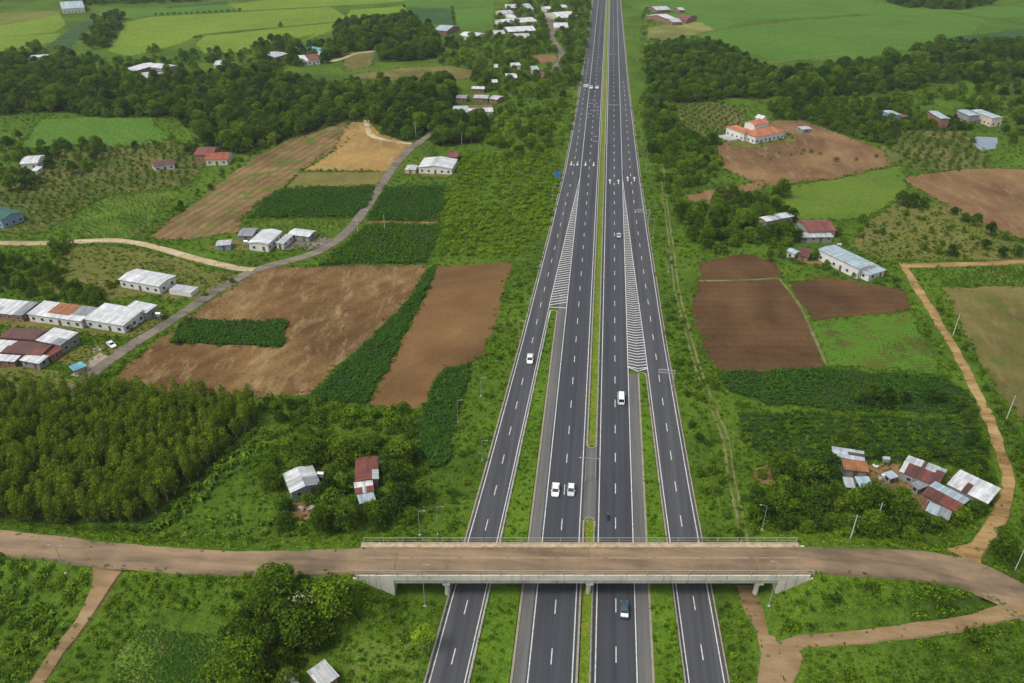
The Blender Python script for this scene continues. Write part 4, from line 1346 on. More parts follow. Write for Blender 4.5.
def house(name, label, cat, quad4, h, wall='white_wall', roof='gable_x', pitch=.16, panels=None, mat='roof_white', group=None, win=True, blue=False, over=.35, walls=True, base=0.0, parent_z=None):
    h *= .8 if h <= 4.2 else .9
    A, B, Cc, D = [Vector(G(x, y, h + base)) for x, y in quad4]
    ctr = (A + B + Cc + D) / 4
    u = ((B - A) + (Cc - D)) / 2
    v = ((D - A) + (Cc - B)) / 2
    ux = Vector((u.x, u.y, 0)).normalized()
    nperp = Vector((-ux.y, ux.x, 0))
    lu, lv = max(2.4, u.length), max(2.4, abs(v.dot(nperp)))
    r = empty(name, (ctr.x, ctr.y, base), math.atan2(ux.y, ux.x))
    hx, hy = lu / 2, lv / 2
    if roof == 'gable_x':
        zr = lambda x, y: h + pitch * (hy - abs(y))
    elif roof == 'gable_y':
        zr = lambda x, y: h + pitch * (hx - abs(x))
    elif roof == 'hip':
        zr = lambda x, y: h + pitch * min(hy - abs(y), hx - abs(x))
    elif roof == 'mono_b':
        zr = lambda x, y: h + pitch * (hy - y) * .6
    else:
        zr = lambda x, y: h + pitch * (y + hy) * .6
    panels = panels or [(0, 1, 0, 1, mat)]
    for i, (x0, x1, y0, y1, pm) in enumerate(panels):
        X = [-hx + lu * x0, -hx + lu * x1]
        Y = [-hy + lv * y0, -hy + lv * y1]
        cx = sorted(set(X + ([0.0] if roof == 'gable_y' and X[0] < 0 < X[1] else [])))
        cy = sorted(set(Y + ([0.0] if roof == 'gable_x' and Y[0] < 0 < Y[1] else [])))
        lift = .0 if len(panels) == 1 else random.uniform(0, .07)
        if roof == 'hip':
            m = min(hx, hy)
            rid = [(-hx + m, 0 if hx >= hy else -hy + m), (hx - m, 0 if hx >= hy else hy - m)]
            if hx < hy:
                rid = [(0, -hy + m), (0, hy - m)]
            pts = [(-hx, -hy, h), (hx, -hy, h), (hx, hy, h), (-hx, hy, h)] + [(a, b, h + pitch * m) for a, b in rid]
            if hx >= hy:
                fs = [(0, 1, 5, 4), (1, 2, 5), (2, 3, 4, 5), (3, 0, 4)]
            else:
                fs = [(0, 1, 4), (1, 2, 5, 4), (2, 3, 5), (3, 0, 4, 5)]
            pts2 = [(a, b, c - .12) for a, b, c in pts[:4]]
            vv = pts + pts2
            fs = fs + [(0, 6, 7, 1), (1, 7, 8, 2), (2, 8, 9, 3), (3, 9, 6, 0), (9, 8, 7, 6)]
            vv = vv
        else:
            vv, fs = [], []
            for y in cy:
                for x in cx:
                    vv.append((x, y, zr(x, y) + lift))
            n1 = len(vv)
            vv += [(x, y, z - .09) for x, y, z in vv]
            a, b = len(cx), len(cy)
            for j in range(b - 1):
                for q_ in range(a - 1):
                    p = j * a + q_
                    fs.append((p, p + 1, p + a + 1, p + a))
                    fs.append((n1 + p + a, n1 + p + a + 1, n1 + p + 1, n1 + p))
            rim = [q_ for q_ in range(a)] + [j * a + a - 1 for j in range(1, b)] + [(b - 1) * a + q_ for q_ in range(a - 2, -1, -1)] + [j * a for j in range(b - 2, 0, -1)]
            for e in range(len(rim)):
                p, q2 = rim[e], rim[(e + 1) % len(rim)]
                fs.append((n1 + p, n1 + q2, q2, p))
        me = mesh(vv, fs, pm)
        uvl = me.uv_layers.new(name='UVMap')
        off = random.uniform(0, 50)
        for lp in me.loops:
            c = me.vertices[lp.vertex_index].co
            uvl.data[lp.index].uv = ((c.y if roof == 'gable_y' else c.x) + off, c.x if roof == 'gable_y' else c.y)
        link('roof' if len(panels) == 1 else 'roof_panel', me, None, r)
    wx, wy = max(.8, hx - over), max(.8, hy - over)
    if walls:
        ring = [(-wx, -wy), (wx, -wy), (wx, wy), (-wx, wy)]
        if roof == 'gable_x':
            ring = [(-wx, -wy), (wx, -wy), (wx, 0), (wx, wy), (-wx, wy), (-wx, 0)]
        elif roof == 'gable_y':
            ring = [(-wx, -wy), (0, -wy), (wx, -wy), (wx, wy), (0, wy), (-wx, wy)]
        n = len(ring)
        vv = [(x, y, -.3) for x, y in ring] + [(x, y, zr(x, y) - .1) for x, y in ring]
        fs = [(i, (i + 1) % n, n + (i + 1) % n, n + i) for i in range(n)] + [tuple(range(2 * n - 1, n - 1, -1))[::-1]]
        obj('wall', vv, fs, wall, r)
        if win:
            wm = WINB if blue else WIN
            for side in range(4):
                ln, off, ang = ((2 * wx, wy, 0), (2 * wy, wx, math.pi / 2), (2 * wx, wy, math.pi), (2 * wy, wx, -math.pi / 2))[side]
                rot = Matrix.Rotation(ang, 3, 'Z')
                # only sides that face the photographer's half of the world
                nw = Matrix.Rotation(r.rotation_euler.z, 3, 'Z') @ rot @ Vector((0, -1, 0))
                if nw.dot(Vector((ctr.x, ctr.y, 0)).normalized()) > .25:
                    continue
                cnt = max(1, int(ln / 3.0))
                for e in range(cnt):
                    x = -ln / 2 + ln * (e + .5) / cnt
                    loc = rot @ Vector((x, -off, 0))
                    if side == 0 and e == cnt // 2:
                        d = link('door', DOOR, None, r)
                        d.location = (loc.x, loc.y, .02)
                        d.rotation_euler = (0, 0, ang)
                        link('handle', HANDLE, None, d)
                    else:
                        w_ = link('window', wm, None, r)
                        w_.location = (loc.x, loc.y, min(1.5, h - .85))
                        w_.rotation_euler = (0, 0, ang)
                        link('pane', PANE, None, w_)
    else:
        for sx in (-1, 1):
            for sy in (-1, 1):
                MB().tube([(sx * wx, sy * wy, -.2), (sx * wx, sy * wy, zr(sx * wx, sy * wy) - .1)], [.1, .1], 6).build('post', 'bark', r)
    tag(r, label, cat, group)
    co, si = ux.x, ux.y
    occupy([(ctr.x + x * co - y * si, ctr.y + x * si + y * co) for x, y in ((-hx - .8, -hy - 2.2), (hx + .8, -hy - 2.2), (hx + .8, hy + .6), (-hx - .8, hy + .6))])
    HOUSES.append((ctr.x, ctr.y, max(hx, hy)))
    return r


def Z(x0, y0, s, pts):
    return [(x0 + x * s, y0 + y * s) for x, y in pts]


W_, P_, Gy, Bg, Ru, Rd, Or = 'roof_white', 'roof_pale', 'roof_grey', 'roof_bluegrey', 'roof_rust', 'roof_red', 'roof_orange'
s1 = .1953
# long white row at the left edge
house('row_house', 'low house with pale tin roof at the left end of the white row', 'house', [(-28, 297), (35, 303.5), (26, 316), (-36, 310)], 3.4, 'brick_wall', 'mono', .12, [(0, .4, 0, 1, P_), (.4, .62, .0, .5, Bg), (.4, .62, .5, 1, W_), (.62, .85, 0, 1, W_), (.85, 1, 0, 1, Gy)])
house('row_house', 'white house with a large rusty orange roof patch and many small windows', 'house', [(46, 302), (96, 309), (83, 321.5), (25, 314)], 3.8, 'white_wall', 'mono', .12, [(0, .3, 0, 1, W_), (.3, .72, .25, 1, Or), (.3, .72, 0, .25, W_), (.72, 1, 0, .35, W_), (.72, 1, .35, 1, Gy)])
house('row_house', 'white roofed house with blue framed windows in the left row', 'house', [(106, 304.5), (144.5, 311), (123, 326), (82, 319)], 4.0, 'white_wall', 'mono', .1, [(0, .35, 0, 1, W_), (.35, .7, 0, 1, W_), (.7, 1, 0, 1, W_)], blue=True)
house('row_house', 'small white roofed house at the lane end of the left row', 'house', [(135, 301), (158, 305.5), (146, 313), (124, 308.5)], 4.0, 'grey_wall', 'mono', .08)
house('house', 'white roofed house standing alone in the dry lot', 'house', [(131, 269.5), (178, 274), (157, 288.5), (123, 278.5)], 4.0, 'white_wall', 'gable_x', .12, [(0, .33, 0, .5, W_), (.33, 1, 0, .5, W_), (0, .4, .5, 1, W_), (.4, 1, .5, 1, W_), ])
house('annex', 'low flat roofed pinkish annex beside the lone white house', 'annex', [(176, 284), (197, 287), (192, 293), (169, 290)], 2.2, 'white_wall', 'mono', .02, mat='roof_pale', win=False, over=.05)
# yard below
house('shed', 'dark rusty roofed shed behind the lower left yard', 'shed', [(14, 327.5), (48, 330), (35, 340), (-2, 337)], 3.4, 'brick_wall', 'gable_x', .14, mat=Ru)
house('shed', 'white roofed shed on the lane side of the lower yard', 'shed', [(54, 328), (78.5, 334), (60.5, 345), (36, 341)], 4.2, 'grey_wall', 'mono', .1, [(0, .6, 0, 1, W_), (.6, 1, 0, .45, Gy), (.6, 1, .45, 1, W_)])
house('house', 'long house with white and rust red roof sheets in the lower yard', 'house', [(-4, 338), (54, 345), (42, 354), (-20, 352)], 3.6, 'brick_wall', 'gable_x', .1, [(0, .34, 0, .5, W_), (0, .38, .5, 1, W_), (.34, .8, 0, .5, Ru), (.38, .8, .5, 1, Ru), (.8, 1, 0, .5, Rd), (.8, 1, .5, 1, Ru)])
house('shed', 'small white roofed lean-to at the front of the lower yard', 'shed', [(29, 352), (48, 357), (40, 363.5), (20, 361)], 3.0, 'grey_wall', 'mono', .12)
house('shed', 'low white roofed lean-to at the left front of the lower yard', 'shed', [(-26, 352.5), (20, 356), (15.6, 361.7), (-28, 359)], 2.8, 'brick_wall', 'mono', .1, mat=W_)
house('shed', 'brown roofed shed at the right of the lower yard', 'shed', [(53, 346), (62, 348.5), (51, 357), (43, 354)], 2.8, 'brick_wall', 'mono', .1, mat=Rd)
house('shelter', 'small open shelter with blue sheet roof at the lane yard', 'shelter', [(69, 366.5), (82, 361.5), (86, 366), (73, 371.5)], 2.4, 'grey_wall', 'mono', .1, mat='roof_blue', walls=False, win=False)
# farm at the lane bend
house('shed', 'small shed with blue wall and pale roof left of the farm', 'shed', [(219, 240), (230, 239.6), (233.5, 244.5), (214, 246)], 3.0, 'blue_wall', 'gable_x', .15, mat=P_)
house('shed', 'brownish open roofed shed behind the farm', 'shed', [(244, 228), (257.4, 228), (254, 236), (235.5, 236)], 3.0, 'grey_wall', 'gable_x', .14, mat=Gy)
house('farmhouse', 'white roofed farmhouse in the middle of the lane bend farm', 'house', [(260, 229), (281, 230.7), (270, 244.5), (250, 243)], 4.2, 'white_wall', 'gable_y', .14, mat=W_)
house('farm_wing', 'narrow white wing right of the farmhouse', 'annex', [(283.4, 233.5), (291.3, 234.6), (286, 244), (277.5, 243.5)], 3.2, 'white_wall', 'gable_y', .14, mat=P_)
house('farm_wing', 'low white roofed wing at the right end of the farm', 'annex', [(293, 227.5), (314.5, 231), (311, 236.5), (289, 235)], 3.2, 'grey_wall', 'gable_x', .14, mat=W_)
# houses above the lane
house('house', 'broad white roofed house above the grey lane', 'house', [(424, 159), (458, 158), (452, 170), (418, 166)], 4.0, 'white_wall', 'gable_y', .14, [(0, .35, 0, 1, W_), (.35, .5, 0, 1, P_), (.5, 1, 0, 1, W_)])
house('shed', 'small red roofed shed behind the broad white house', 'shed', [(449, 151.5), (460, 151.5), (457.5, 157), (446.6, 157)], 3.0, 'brick_wall', 'gable_x', .2, mat=Rd)
house('shed', 'small pinkish shed left of the broad white house', 'shed', [(406, 165), (417, 166), (416.6, 169.5), (405.6, 170)], 2.6, 'cream_wall', 'mono', .1, mat=P_)
house('house', 'long white fronted house in the green below the village', 'house', [(453, 107.5), (493, 106.5), (492.5, 111.5), (452, 113)], 4.0, 'white_wall', 'mono', .14, [(0, .4, 0, 1, P_), (.4, 1, 0, .6, W_), (.4, 1, .6, 1, Rd)])
for qd, m_, lb in (([(457, 94.5), (468, 95), (468, 98.5), (457, 98)], Gy, 'small brown walled hut left of the long white house'), ([(474, 94.5), (489, 95), (489, 98.5), (474, 98)], P_, 'pale roofed hut directly behind the long white house'), ([(493, 94.5), (502, 96), (500, 100), (492, 99)], P_, 'pale roofed hut with red wall right of the long white house'), ([(472, 86), (485, 86.5), (485, 89), (472, 88.7)], W_, 'tiny pale roof among trees above the huts')):
    house('hut', lb, 'hut', qd, 3.2, 'brick_wall', 'gable_x', .18, mat=m_)
VIL = [([(439, 24), (454, 26), (453, 31), (441, 31)], Bg, 'bluish roofed house left of the far village'),
       ([(464, 30.5), (482, 33.5), (481.5, 37.5), (464, 36.7)], W_, 'white and red house at the left of the far village'),
       ([(499, 10.5), (510.5, 9.8), (510.5, 13.6), (498, 14.2)], P_, 'pale roof at the upper left of the far village'),
       ([(505, 4.4), (516, 4.2), (516, 7.8), (504.7, 7.8)], P_, 'pale roof at the very top of the far village'),
       ([(505, 14.6), (513.6, 13.8), (513, 18), (505, 18.2)], W_, 'small white roof left of the upper long village roof'),
       ([(499, 20), (531.6, 16.4), (532.4, 22), (500, 23.6)], W_, 'upper long white roof of the far village'),
       ([(504, 27), (532.4, 25.6), (533, 30.7), (505, 32)], W_, 'lower long white roof of the far village'),
       ([(492, 30.5), (504, 29.8), (504, 34), (493, 34)], P_, 'pale roof left of the lower long village roof'),
       ([(514, 33.6), (529, 32.8), (528.4, 38), (513.6, 38)], P_, 'pale roof at the front of the far village'),
       ([(551, 12.2), (571.4, 11), (570.6, 17), (552, 18.8)], W_, 'wide white roof right of the village road'),
       ([(553.5, 23), (567.5, 22), (567.5, 28), (553.5, 27)], W_, 'white roof right of the village road, nearer one'),
       ([(524, 3.8), (529.4, 3.4), (528.8, 9.6), (523.5, 9.6)], Bg, 'narrow bluish roof at the top of the far village'),
       ([(543, 6.6), (549.5, 6), (549, 9), (543, 9.2)], W_, 'tiny white roof left of the village road top'),
       ([(558, 5), (565, 4.5), (565, 7.4), (558, 7.6)], W_, 'tiny white roof right of the village road top'),
       ([(505, 73.6), (517, 73), (516, 78), (506, 78)], W_, 'white roofed hut among the trees left of the highway'),
       ([(530, 66), (538, 65.4), (537, 69.8), (530, 69.8)], Bg, 'pale bluish hut below the bare village yard'),
       ([(510.5, 63), (520, 62.2), (519.4, 65.4), (511, 65.4)], W_, 'tiny white roof above the hut in the trees'),
       ([(491, 79.4), (497.5, 79), (497, 82.4), (491, 82.4)], W_, 'tiny white roof left of the hut in the trees'),
       ([(494, 64), (498, 64), (498, 67.4), (494, 67.4)], W_, 'tiny white wall at the edge of the pale field'),
       ([(539, 72), (544, 71), (543.6, 76), (539, 76)], Rd, 'small reddish hut near the village road bend')]
for qd, m_, lb in VIL:
    house('village_house', lb, 'house', qd, 3.8, random.choice(['white_wall', 'cream_wall', 'brick_wall']), 'gable_x', .16, None, m_, 'houses of the far village')
house('house', 'pale bluish roof at the top left edge of the picture', 'house', [(60, 2.5), (83, 1), (83, 7.5), (61, 9)], 5, 'white_wall', 'gable_x', .15, mat=Bg)
house('house', 'white roofed house in front of the dark plot, far left', 'house', [(30, 55.5), (47.5, 54), (49, 59.5), (31, 59.8)], 4, 'white_wall', 'gable_x', .15, mat=W_)
house('hall', 'long white roofed hall beside the wood, left arm', 'hall', [(125, 68.5), (149, 61.5), (153, 66), (129, 72.5)], 5, 'brick_wall', 'gable_x', .15, mat=W_)
house('hall', 'white roofed hall beside the wood, right arm', 'hall', [(151, 62), (173, 65), (172, 69.5), (153, 67.5)], 5, 'grey_wall', 'gable_x', .15, mat=W_)
house('shed', 'pale greenish shed in front of the white hall', 'shed', [(141, 71), (162, 72.5), (160, 78.5), (144, 77.5)], 4, 'white_wall', 'gable_x', .15, mat=P_)
house('hut', 'small white hut in the trees right of the white hall', 'hut', [(216, 60.3), (224, 60), (224, 65), (215.5, 65)], 5, 'white_wall', 'gable_x', .15, mat=P_)
house('house', 'pale tilted roof beside the far bright rice field', 'house', [(263.5, 53.5), (276, 50), (281, 55.5), (268.5, 60)], 4.5, 'grey_wall', 'gable_x', .15, mat=P_)
house('house', 'turquoise roofed house behind the far wood', 'house', [(311.5, 45.7), (317.5, 45), (326.5, 51), (320, 53)], 4.5, 'white_wall', 'gable_y', .15, mat='roof_blue')
house('house', 'red and white house left of the turquoise roof', 'house', [(297, 55.5), (315, 53.8), (316, 60), (300, 62)], 4, 'white_wall', 'gable_x', .2, [(0, .35, 0, 1, W_), (.35, 1, 0, 1, Rd)])
house('house', 'dark red roofed house at the foot of the dark wood', 'house', [(199, 146.5), (216, 147), (217.5, 155), (197.5, 155)], 4.5, 'brick_wall', 'gable_x', .25, mat=Rd)
house('house', 'orange red tiled roof in front of the dark red house', 'house', [(209, 152.3), (231, 152), (229, 159), (206, 159.5)], 4, 'cream_wall', 'gable_x', .25, mat='roof_tile_red')
house('house', 'dark roofed cottage left of the red roofs', 'house', [(154, 161.5), (172.5, 158.5), (174, 164), (150, 167.5)], 3.5, 'white_wall', 'gable_x', .2, mat=Ru)
house('house', 'white roofed house among trees at the left', 'house', [(26, 156), (43, 155), (40, 163), (21, 164)], 4, 'white_wall', 'gable_x', .2, mat=W_)
house('shed', 'tiny white shed below the white house at the left', 'shed', [(33, 167), (40, 167), (40, 171), (33, 171)], 2.8, 'white_wall', 'mono', .1, mat=W_)
house('warehouse', 'green roofed shed cut by the left edge', 'shed', [(-14, 201), (18, 212), (6, 220), (-28, 214)], 4.5, 'blue_wall', 'gable_x', .2, mat='roof_green')
# villa
house('villa_wing', 'left wing of the villa with orange hipped roof', 'villa', [(733, 125.5), (741, 124), (750, 132.5), (737, 135)], 5.0, 'white_wall', 'hip', .4, mat='roof_tile', group='wings of the villa')
house('villa_wing', 'front wing of the villa with long orange hipped roof', 'villa', [(746.5, 131), (774, 126), (784, 131.5), (751, 138)], 4.6, 'white_wall', 'hip', .4, mat='roof_tile', group='wings of the villa')
house('villa_tower', 'upper storey of the villa with orange roof', 'villa', [(747, 121.5), (761.5, 118.5), (766.5, 123.5), (752, 126)], 8.6, 'white_wall', 'gable_x', .35, mat='roof_tile', group='wings of the villa')
house('villa_gable', 'white stair tower at the back of the villa', 'villa', [(757, 116.5), (763, 115), (766, 118), (760, 120)], 9.6, 'white_wall', 'gable_y', .45, mat=W_, group='wings of the villa', win=False)
house('terrace', 'low pale terrace left of the villa', 'terrace', [(722, 135), (733, 134), (738, 139), (725, 141)], 1.0, 'white_wall', 'mono', .01, mat=P_, win=False, over=.05)
house('shed', 'small white shed on the bare lot right of the villa', 'shed', [(798.5, 126.3), (808, 125.7), (810, 128.7), (800.5, 130)], 2.8, 'grey_wall', 'gable_x', .1, mat=P_)
for qd, h_, m_, w_, lb in (([(887, 110.5), (895.5, 110), (898, 115), (888, 115.5)], 4.5, Bg, 'blue_wall', 'pale roofed house with red lean-to, leftmost of the four right houses'), ([(933.5, 111), (943, 111), (945, 118.7), (935, 118.7)], 6, Bg, 'brick_wall', 'tall narrow house with pale blue roof and brown wall'),
                           ([(962, 110), (973, 109.5), (975.5, 115.5), (964, 116)], 5.5, Bg, 'grey_wall', 'pale blue roofed house above the pond'), ([(979, 109.5), (990.5, 109), (995.5, 118), (984, 119)], 5.5, Bg, 'cream_wall', 'pale blue roofed house at the right above the pond'),
                           ([(978, 67.3), (985.5, 67), (985.5, 70), (978.5, 70.2)], 3.5, W_, 'white_wall', 'tiny white hut in the far right trees')):
    house('house', lb, 'house', qd, h_, w_, 'gable_y', .1, mat=m_)
house('shed', 'red lean-to beside the leftmost of the four right houses', 'shed', [(896, 113), (902, 112), (903, 117), (898, 118)], 3, 'brick_wall', 'mono', .1, mat=Rd)
house('long_house', 'long house with pale blue roof beside the dark ploughed field', 'house', [(833, 245), (877, 263.5), (858.5, 270), (819.5, 249)], 4.6, 'white_wall', 'gable_x', .1, [(0, .3, 0, .5, Bg), (.3, .6, 0, .5, Bg), (.6, 1, 0, .5, Bg), (0, .5, .5, 1, Bg), (.5, .85, .5, 1, Bg), (.85, 1, .5, 1, P_)])
house('porch_house', 'lower front part of the long pale blue roofed house', 'annex', [(859, 269), (876, 264), (885.5, 270), (868, 276)], 3.4, 'white_wall', 'mono', .06, mat=Bg)
house('house', 'dark red roofed house among trees behind the long house', 'house', [(803, 220), (828, 219), (833, 231), (801, 232)], 4.2, 'grey_wall', 'gable_x', .25, mat=Rd)
house('veranda', 'pale roofed veranda in front of the dark red house', 'veranda', [(799.5, 233), (832.5, 232.5), (831.6, 237), (800, 237.5)], 3.0, 'grey_wall', 'mono', .06, mat=P_)
house('shed', 'long white striped roof half hidden by trees', 'shed', [(760.4, 217), (788.6, 211.5), (792.5, 216.6), (765, 222)], 4, 'grey_wall', 'gable_x', .1, [(0, .25, 0, 1, W_), (.25, .45, 0, 1, P_), (.45, .55, 0, 1, Gy), (.55, .8, 0, 1, W_), (.8, 1, 0, 1, P_)])
house('hut', 'small hut with bluish gable roof at the field corner', 'hut', [(788.6, 249.5), (795, 247.5), (799.5, 252.7), (791.7, 255)], 3.4, 'white_wall', 'gable_y', .3, mat=Bg)
house('shed', 'dark rusty shed right of the small bluish hut', 'shed', [(797, 246.4), (810.5, 249.5), (810.5, 257), (800, 256)], 2.8, 'brick_wall', 'gable_x', .2, mat=Ru)
# tin roofed yard at the right
house('shed', 'shed with grey blue sheet roof behind the orange roof', 'shed', [(829, 446), (862, 452), (867, 461.5), (835, 457)], 3.6, 'grey_wall', 'mono', .08, [(0, 1, 0, .4, Bg), (0, .5, .4, .7, P_), (.5, 1, .4, .7, Ru), (0, 1, .7, 1, Bg)])
house('shed', 'shed with orange rusted roof', 'shed', [(841.5, 459.5), (867, 462.5), (868.4, 472), (843.4, 469.5)], 3.2, 'grey_wall', 'mono', .16, mat=Or)
house('lean_to', 'small white roofed lean-to below the orange roof, left one', 'shed', [(844.4, 477), (854, 479), (854, 487.4), (843.4, 487.4)], 2.6, 'grey_wall', 'mono', .1, mat=P_)
house('lean_to', 'pale grey lean-to below the orange roof, right one', 'shed', [(856, 477), (870.8, 477), (871.7, 487), (858, 487.4)], 2.6, 'grey_wall', 'mono', .1, mat=Bg)
Q = Z(820, 420, s1, [(478, 190), (686, 266), (574, 330), (382, 252)])
house('tin_house', 'house with patchwork of white and rusty tin roof sheets', 'house', Q, 3.6, 'grey_wall', 'gable_x', .16, [(0, .22, .5, 1, P_), (.22, .42, .5, 1, W_), (.42, .52, .5, 1, Ru), (.52, .78, .5, 1, P_), (.78, 1, .5, .75, Ru), (.78, 1, .75, 1, P_), (0, .12, 0, .5, W_), (.12, .55, 0, .5, Ru), (.55, .7, 0, .5, Rd), (.7, 1, 0, .5, Ru)])
house('shed', 'grey lean-to in front of the patchwork roofed house', 'shed', Z(820, 420, s1, [(468, 328), (545, 298), (576, 324), (500, 356)]), 2.8, 'grey_wall', 'mono', .08, mat=Gy)
house('shed', 'small pale blue lean-to left of the patchwork roofed house', 'shed', Z(820, 420, s1, [(335, 275), (375, 263), (395, 285), (350, 300)]), 2.6, 'grey_wall', 'mono', .08, mat=Bg)
house('tin_house', 'house with half white and half dark rusty roof', 'house', Z(820, 420, s1, [(600, 322), (778, 408), (692, 472), (510, 368)]), 3.8, 'brick_wall', 'gable_x', .14, [(0, 1, .5, 1, Bg), (0, .5, 0, .5, Ru), (.5, 1, 0, .5, Rd)])
house('shed', 'low grey blue shed at the front of the tin roofed yard', 'shed', Z(820, 420, s1, [(568, 425), (695, 470), (645, 512), (530, 462)]), 2.8, 'grey_wall', 'mono', .06, [(0, .5, 0, 1, Bg), (.5, 1, 0, 1, Gy)])
house('tin_house', 'large white roofed shed with one rust red strip beside the orange lane', 'house', Z(820, 420, s1, [(738, 262), (918, 348), (872, 434), (628, 320)]), 4.0, 'grey_wall', 'gable_x', .08, [(0, .35, 0, .5, W_), (.35, .5, 0, .5, Ru), (.5, 1, 0, .5, W_), (0, 1, .5, 1, W_)])
# two houses left of the ramp
house('hut', 'white gabled hut in the trees left of the ramp', 'hut', [(283, 473.7), (314.5, 464.5), (319, 484.5), (289.5, 493.5)], 3.4, 'grey_wall', 'gable_y', .2, [(0, .5, .55, 1, W_), (0, .5, .0, .25, W_), (0, .5, .25, .55, P_), (.5, 1, .45, 1, W_), (.5, 1, 0, .45, Gy)])
house('house', 'rusty red roofed house in the trees left of the ramp', 'house', [(353, 458.5), (379, 456), (378, 479), (357, 481.5)], 3.8, 'brick_wall', 'gable_y', .14, [(0, .5, 0, 1, Rd), (.5, 1, .4, 1, Rd), (.5, .72, 0, .4, Rd), (.72, 1, .0, .4, P_)])
house('shed', 'shed with white and rust banded roof below the red roofed house', 'shed', [(354.7, 482.6), (372.7, 480), (374, 491), (354, 495)], 3.2, 'grey_wall', 'mono', .1, [(0, 1, .5, 1, W_), (0, .4, 0, .5, Rd), (.4, .6, 0, .5, P_), (.6, 1, 0, .5, Rd)])
house('shed', 'grey blue roofed lean-to at the lower end of the red roofed house', 'shed', [(356, 495.5), (374, 491.5), (375.5, 500), (360, 504)], 2.8, 'grey_wall', 'mono', .08, mat=Bg)
house('hut', 'pale grey roofed hut at the bottom edge', 'hut', [(304.4, 674), (323, 660.5), (341, 675), (324, 687)], 3.2, 'brick_wall', 'mono', .06, [(0, 1, 0, .75, P_), (0, 1, .75, 1, P_)])
house('hut', 'rusty roofed hut cut by the bottom edge', 'hut', [(278, 682), (288, 674), (299, 683), (289, 692)], 2.8, 'brick_wall', 'gable_x', .15, [(0, .5, 0, 1, Ru), (.5, 1, 0, 1, P_)])
for qd, m_, lb in (([(651, 6.6), (666, 5.8), (666, 9.8), (652, 10.5)], P_, 'pale roof behind the far right sheds'), ([(654, 14), (662, 13.5), (669, 20), (661, 22)], W_, 'white shed at the corner of the pale crop field'), ([(667, 18.3), (677, 17.8), (678, 22), (668, 22.5)], P_, 'low pale shed behind the pale crop field'), ([(680, 14), (692, 16), (692, 20.5), (681, 20.5)], Rd, 'reddish house at the right of the pale crop field'), ([(676, 7.5), (682, 7.3), (682, 10), (676, 10.3)], P_, 'tiny pale roof right of the far pale roof')):
    house('farm_shed', lb, 'shed', qd, 3.8, 'brick_wall', 'gable_x', .16, mat=m_)
# water tanks and stacked debris in the yards
def tank(px, py, label):
    x, y, z = GH(px, py)
    r = empty('water_tank', (x, y, z))
    for sx in (-.5, .5):
        for sy in (-.5, .5):
            MB().box((sx, sy, 0), (.1, .1, 1.8)).build('leg', 'galvanised', r)
    MB().tube([(-.9, 0, 2.35), (-.8, 0, 2.35), (.8, 0, 2.35), (.9, 0, 2.35)], [.35, .55, .55, .35], 14).build('tank', 'rim_alloy', r)
    MB().box((0, 0, 1.72), (1.5, 1.2, .08)).build('platform', 'galvanised', r)
    tag(r, label, 'water tank', 'water tanks beside houses')


tank(322, 481, 'steel water tank beside the white gabled hut')
tank(383, 470, 'steel water tank right of the rusty red roofed house')
tank(160, 320, 'steel water tank at the lane end of the white row')
tank(247, 247, 'steel water tank at the left corner of the farmhouse')
tank(884, 466, 'steel water tank in the littered yard between the tin roofs')
tank(838, 250, 'steel water tank behind the long pale blue roofed house')


def debris(px, py, n, rad, label):
    x, y, z = GH(px, py)
    r = empty('debris_pile', (x, y, z), random.uniform(0, 3))
    for i_ in range(n):
        m_ = MB().box((random.uniform(-rad, rad), random.uniform(-rad, rad), random.uniform(0, .15)), (random.uniform(.4, 1.8), random.uniform(.2, .9), random.uniform(.06, .3)), random.uniform(0, 3))
        m_.build('board' if i_ % 2 else 'sheet_scrap', random.choice(['rubble', 'door_wood', 'galvanised', 'brick_wall', 'sign_white']), r)
    tag(r, label, 'debris', 'debris in the yards')


debris(880, 474, 16, 2.6, 'scattered boards and scrap between the orange roof and the patchwork house')
debris(100, 349, 8, 1.8, 'small scrap heap beside the village lane')
debris(306, 508, 7, 1.5, 'few boards lying on bare ground below the white hut')
debris(160, 318, 6, 1.4, 'small rubble heap at the end of the white row')
debris(262, 250, 9, 2.2, 'farm scrap lying in front of the farmhouse')
debris(790, 470, 6, 1.5, 'boards lying on the bare patch left of the orange roof')
# pond
sheet('pond', ragged(G2([(975, 137), (997, 138), (996, 149), (979, 151), (974, 145)]), 5, .5), .24, 'pond_water', 'small grey blue pond below the pale roofed houses')
occupy(G2([(973, 135), (999, 136), (998, 151), (977, 153)]))

# ------------------------------------------------------------------ plants: prototypes
def leaf_cards(cen, nrm, size, rng, aspect=.62, jit=.55):
    """one four-cornered leaf clump per centre, roughly facing nrm"""
    n = len(cen)
    nrm = nrm + rng.normal(0, jit, (n, 3))
    nrm /= np.linalg.norm(nrm, axis=1)[:, None] + 1e-9
    a = np.cross(nrm, rng.normal(0, 1, (n, 3)))
    a /= np.linalg.norm(a, axis=1)[:, None] + 1e-9
    b = np.cross(nrm, a)
    s = size * rng.uniform(.6, 1.35, n)[:, None]
    droop = nrm * s * .22
    v = np.stack([cen - a * s * .5 - droop, cen + b * s * .5 * aspect, cen + a * s * .5 - droop, cen - b * s * .5 * aspect], 1).reshape(-1, 3)
    f = np.arange(n * 4).reshape(-1, 4)
    return v, f


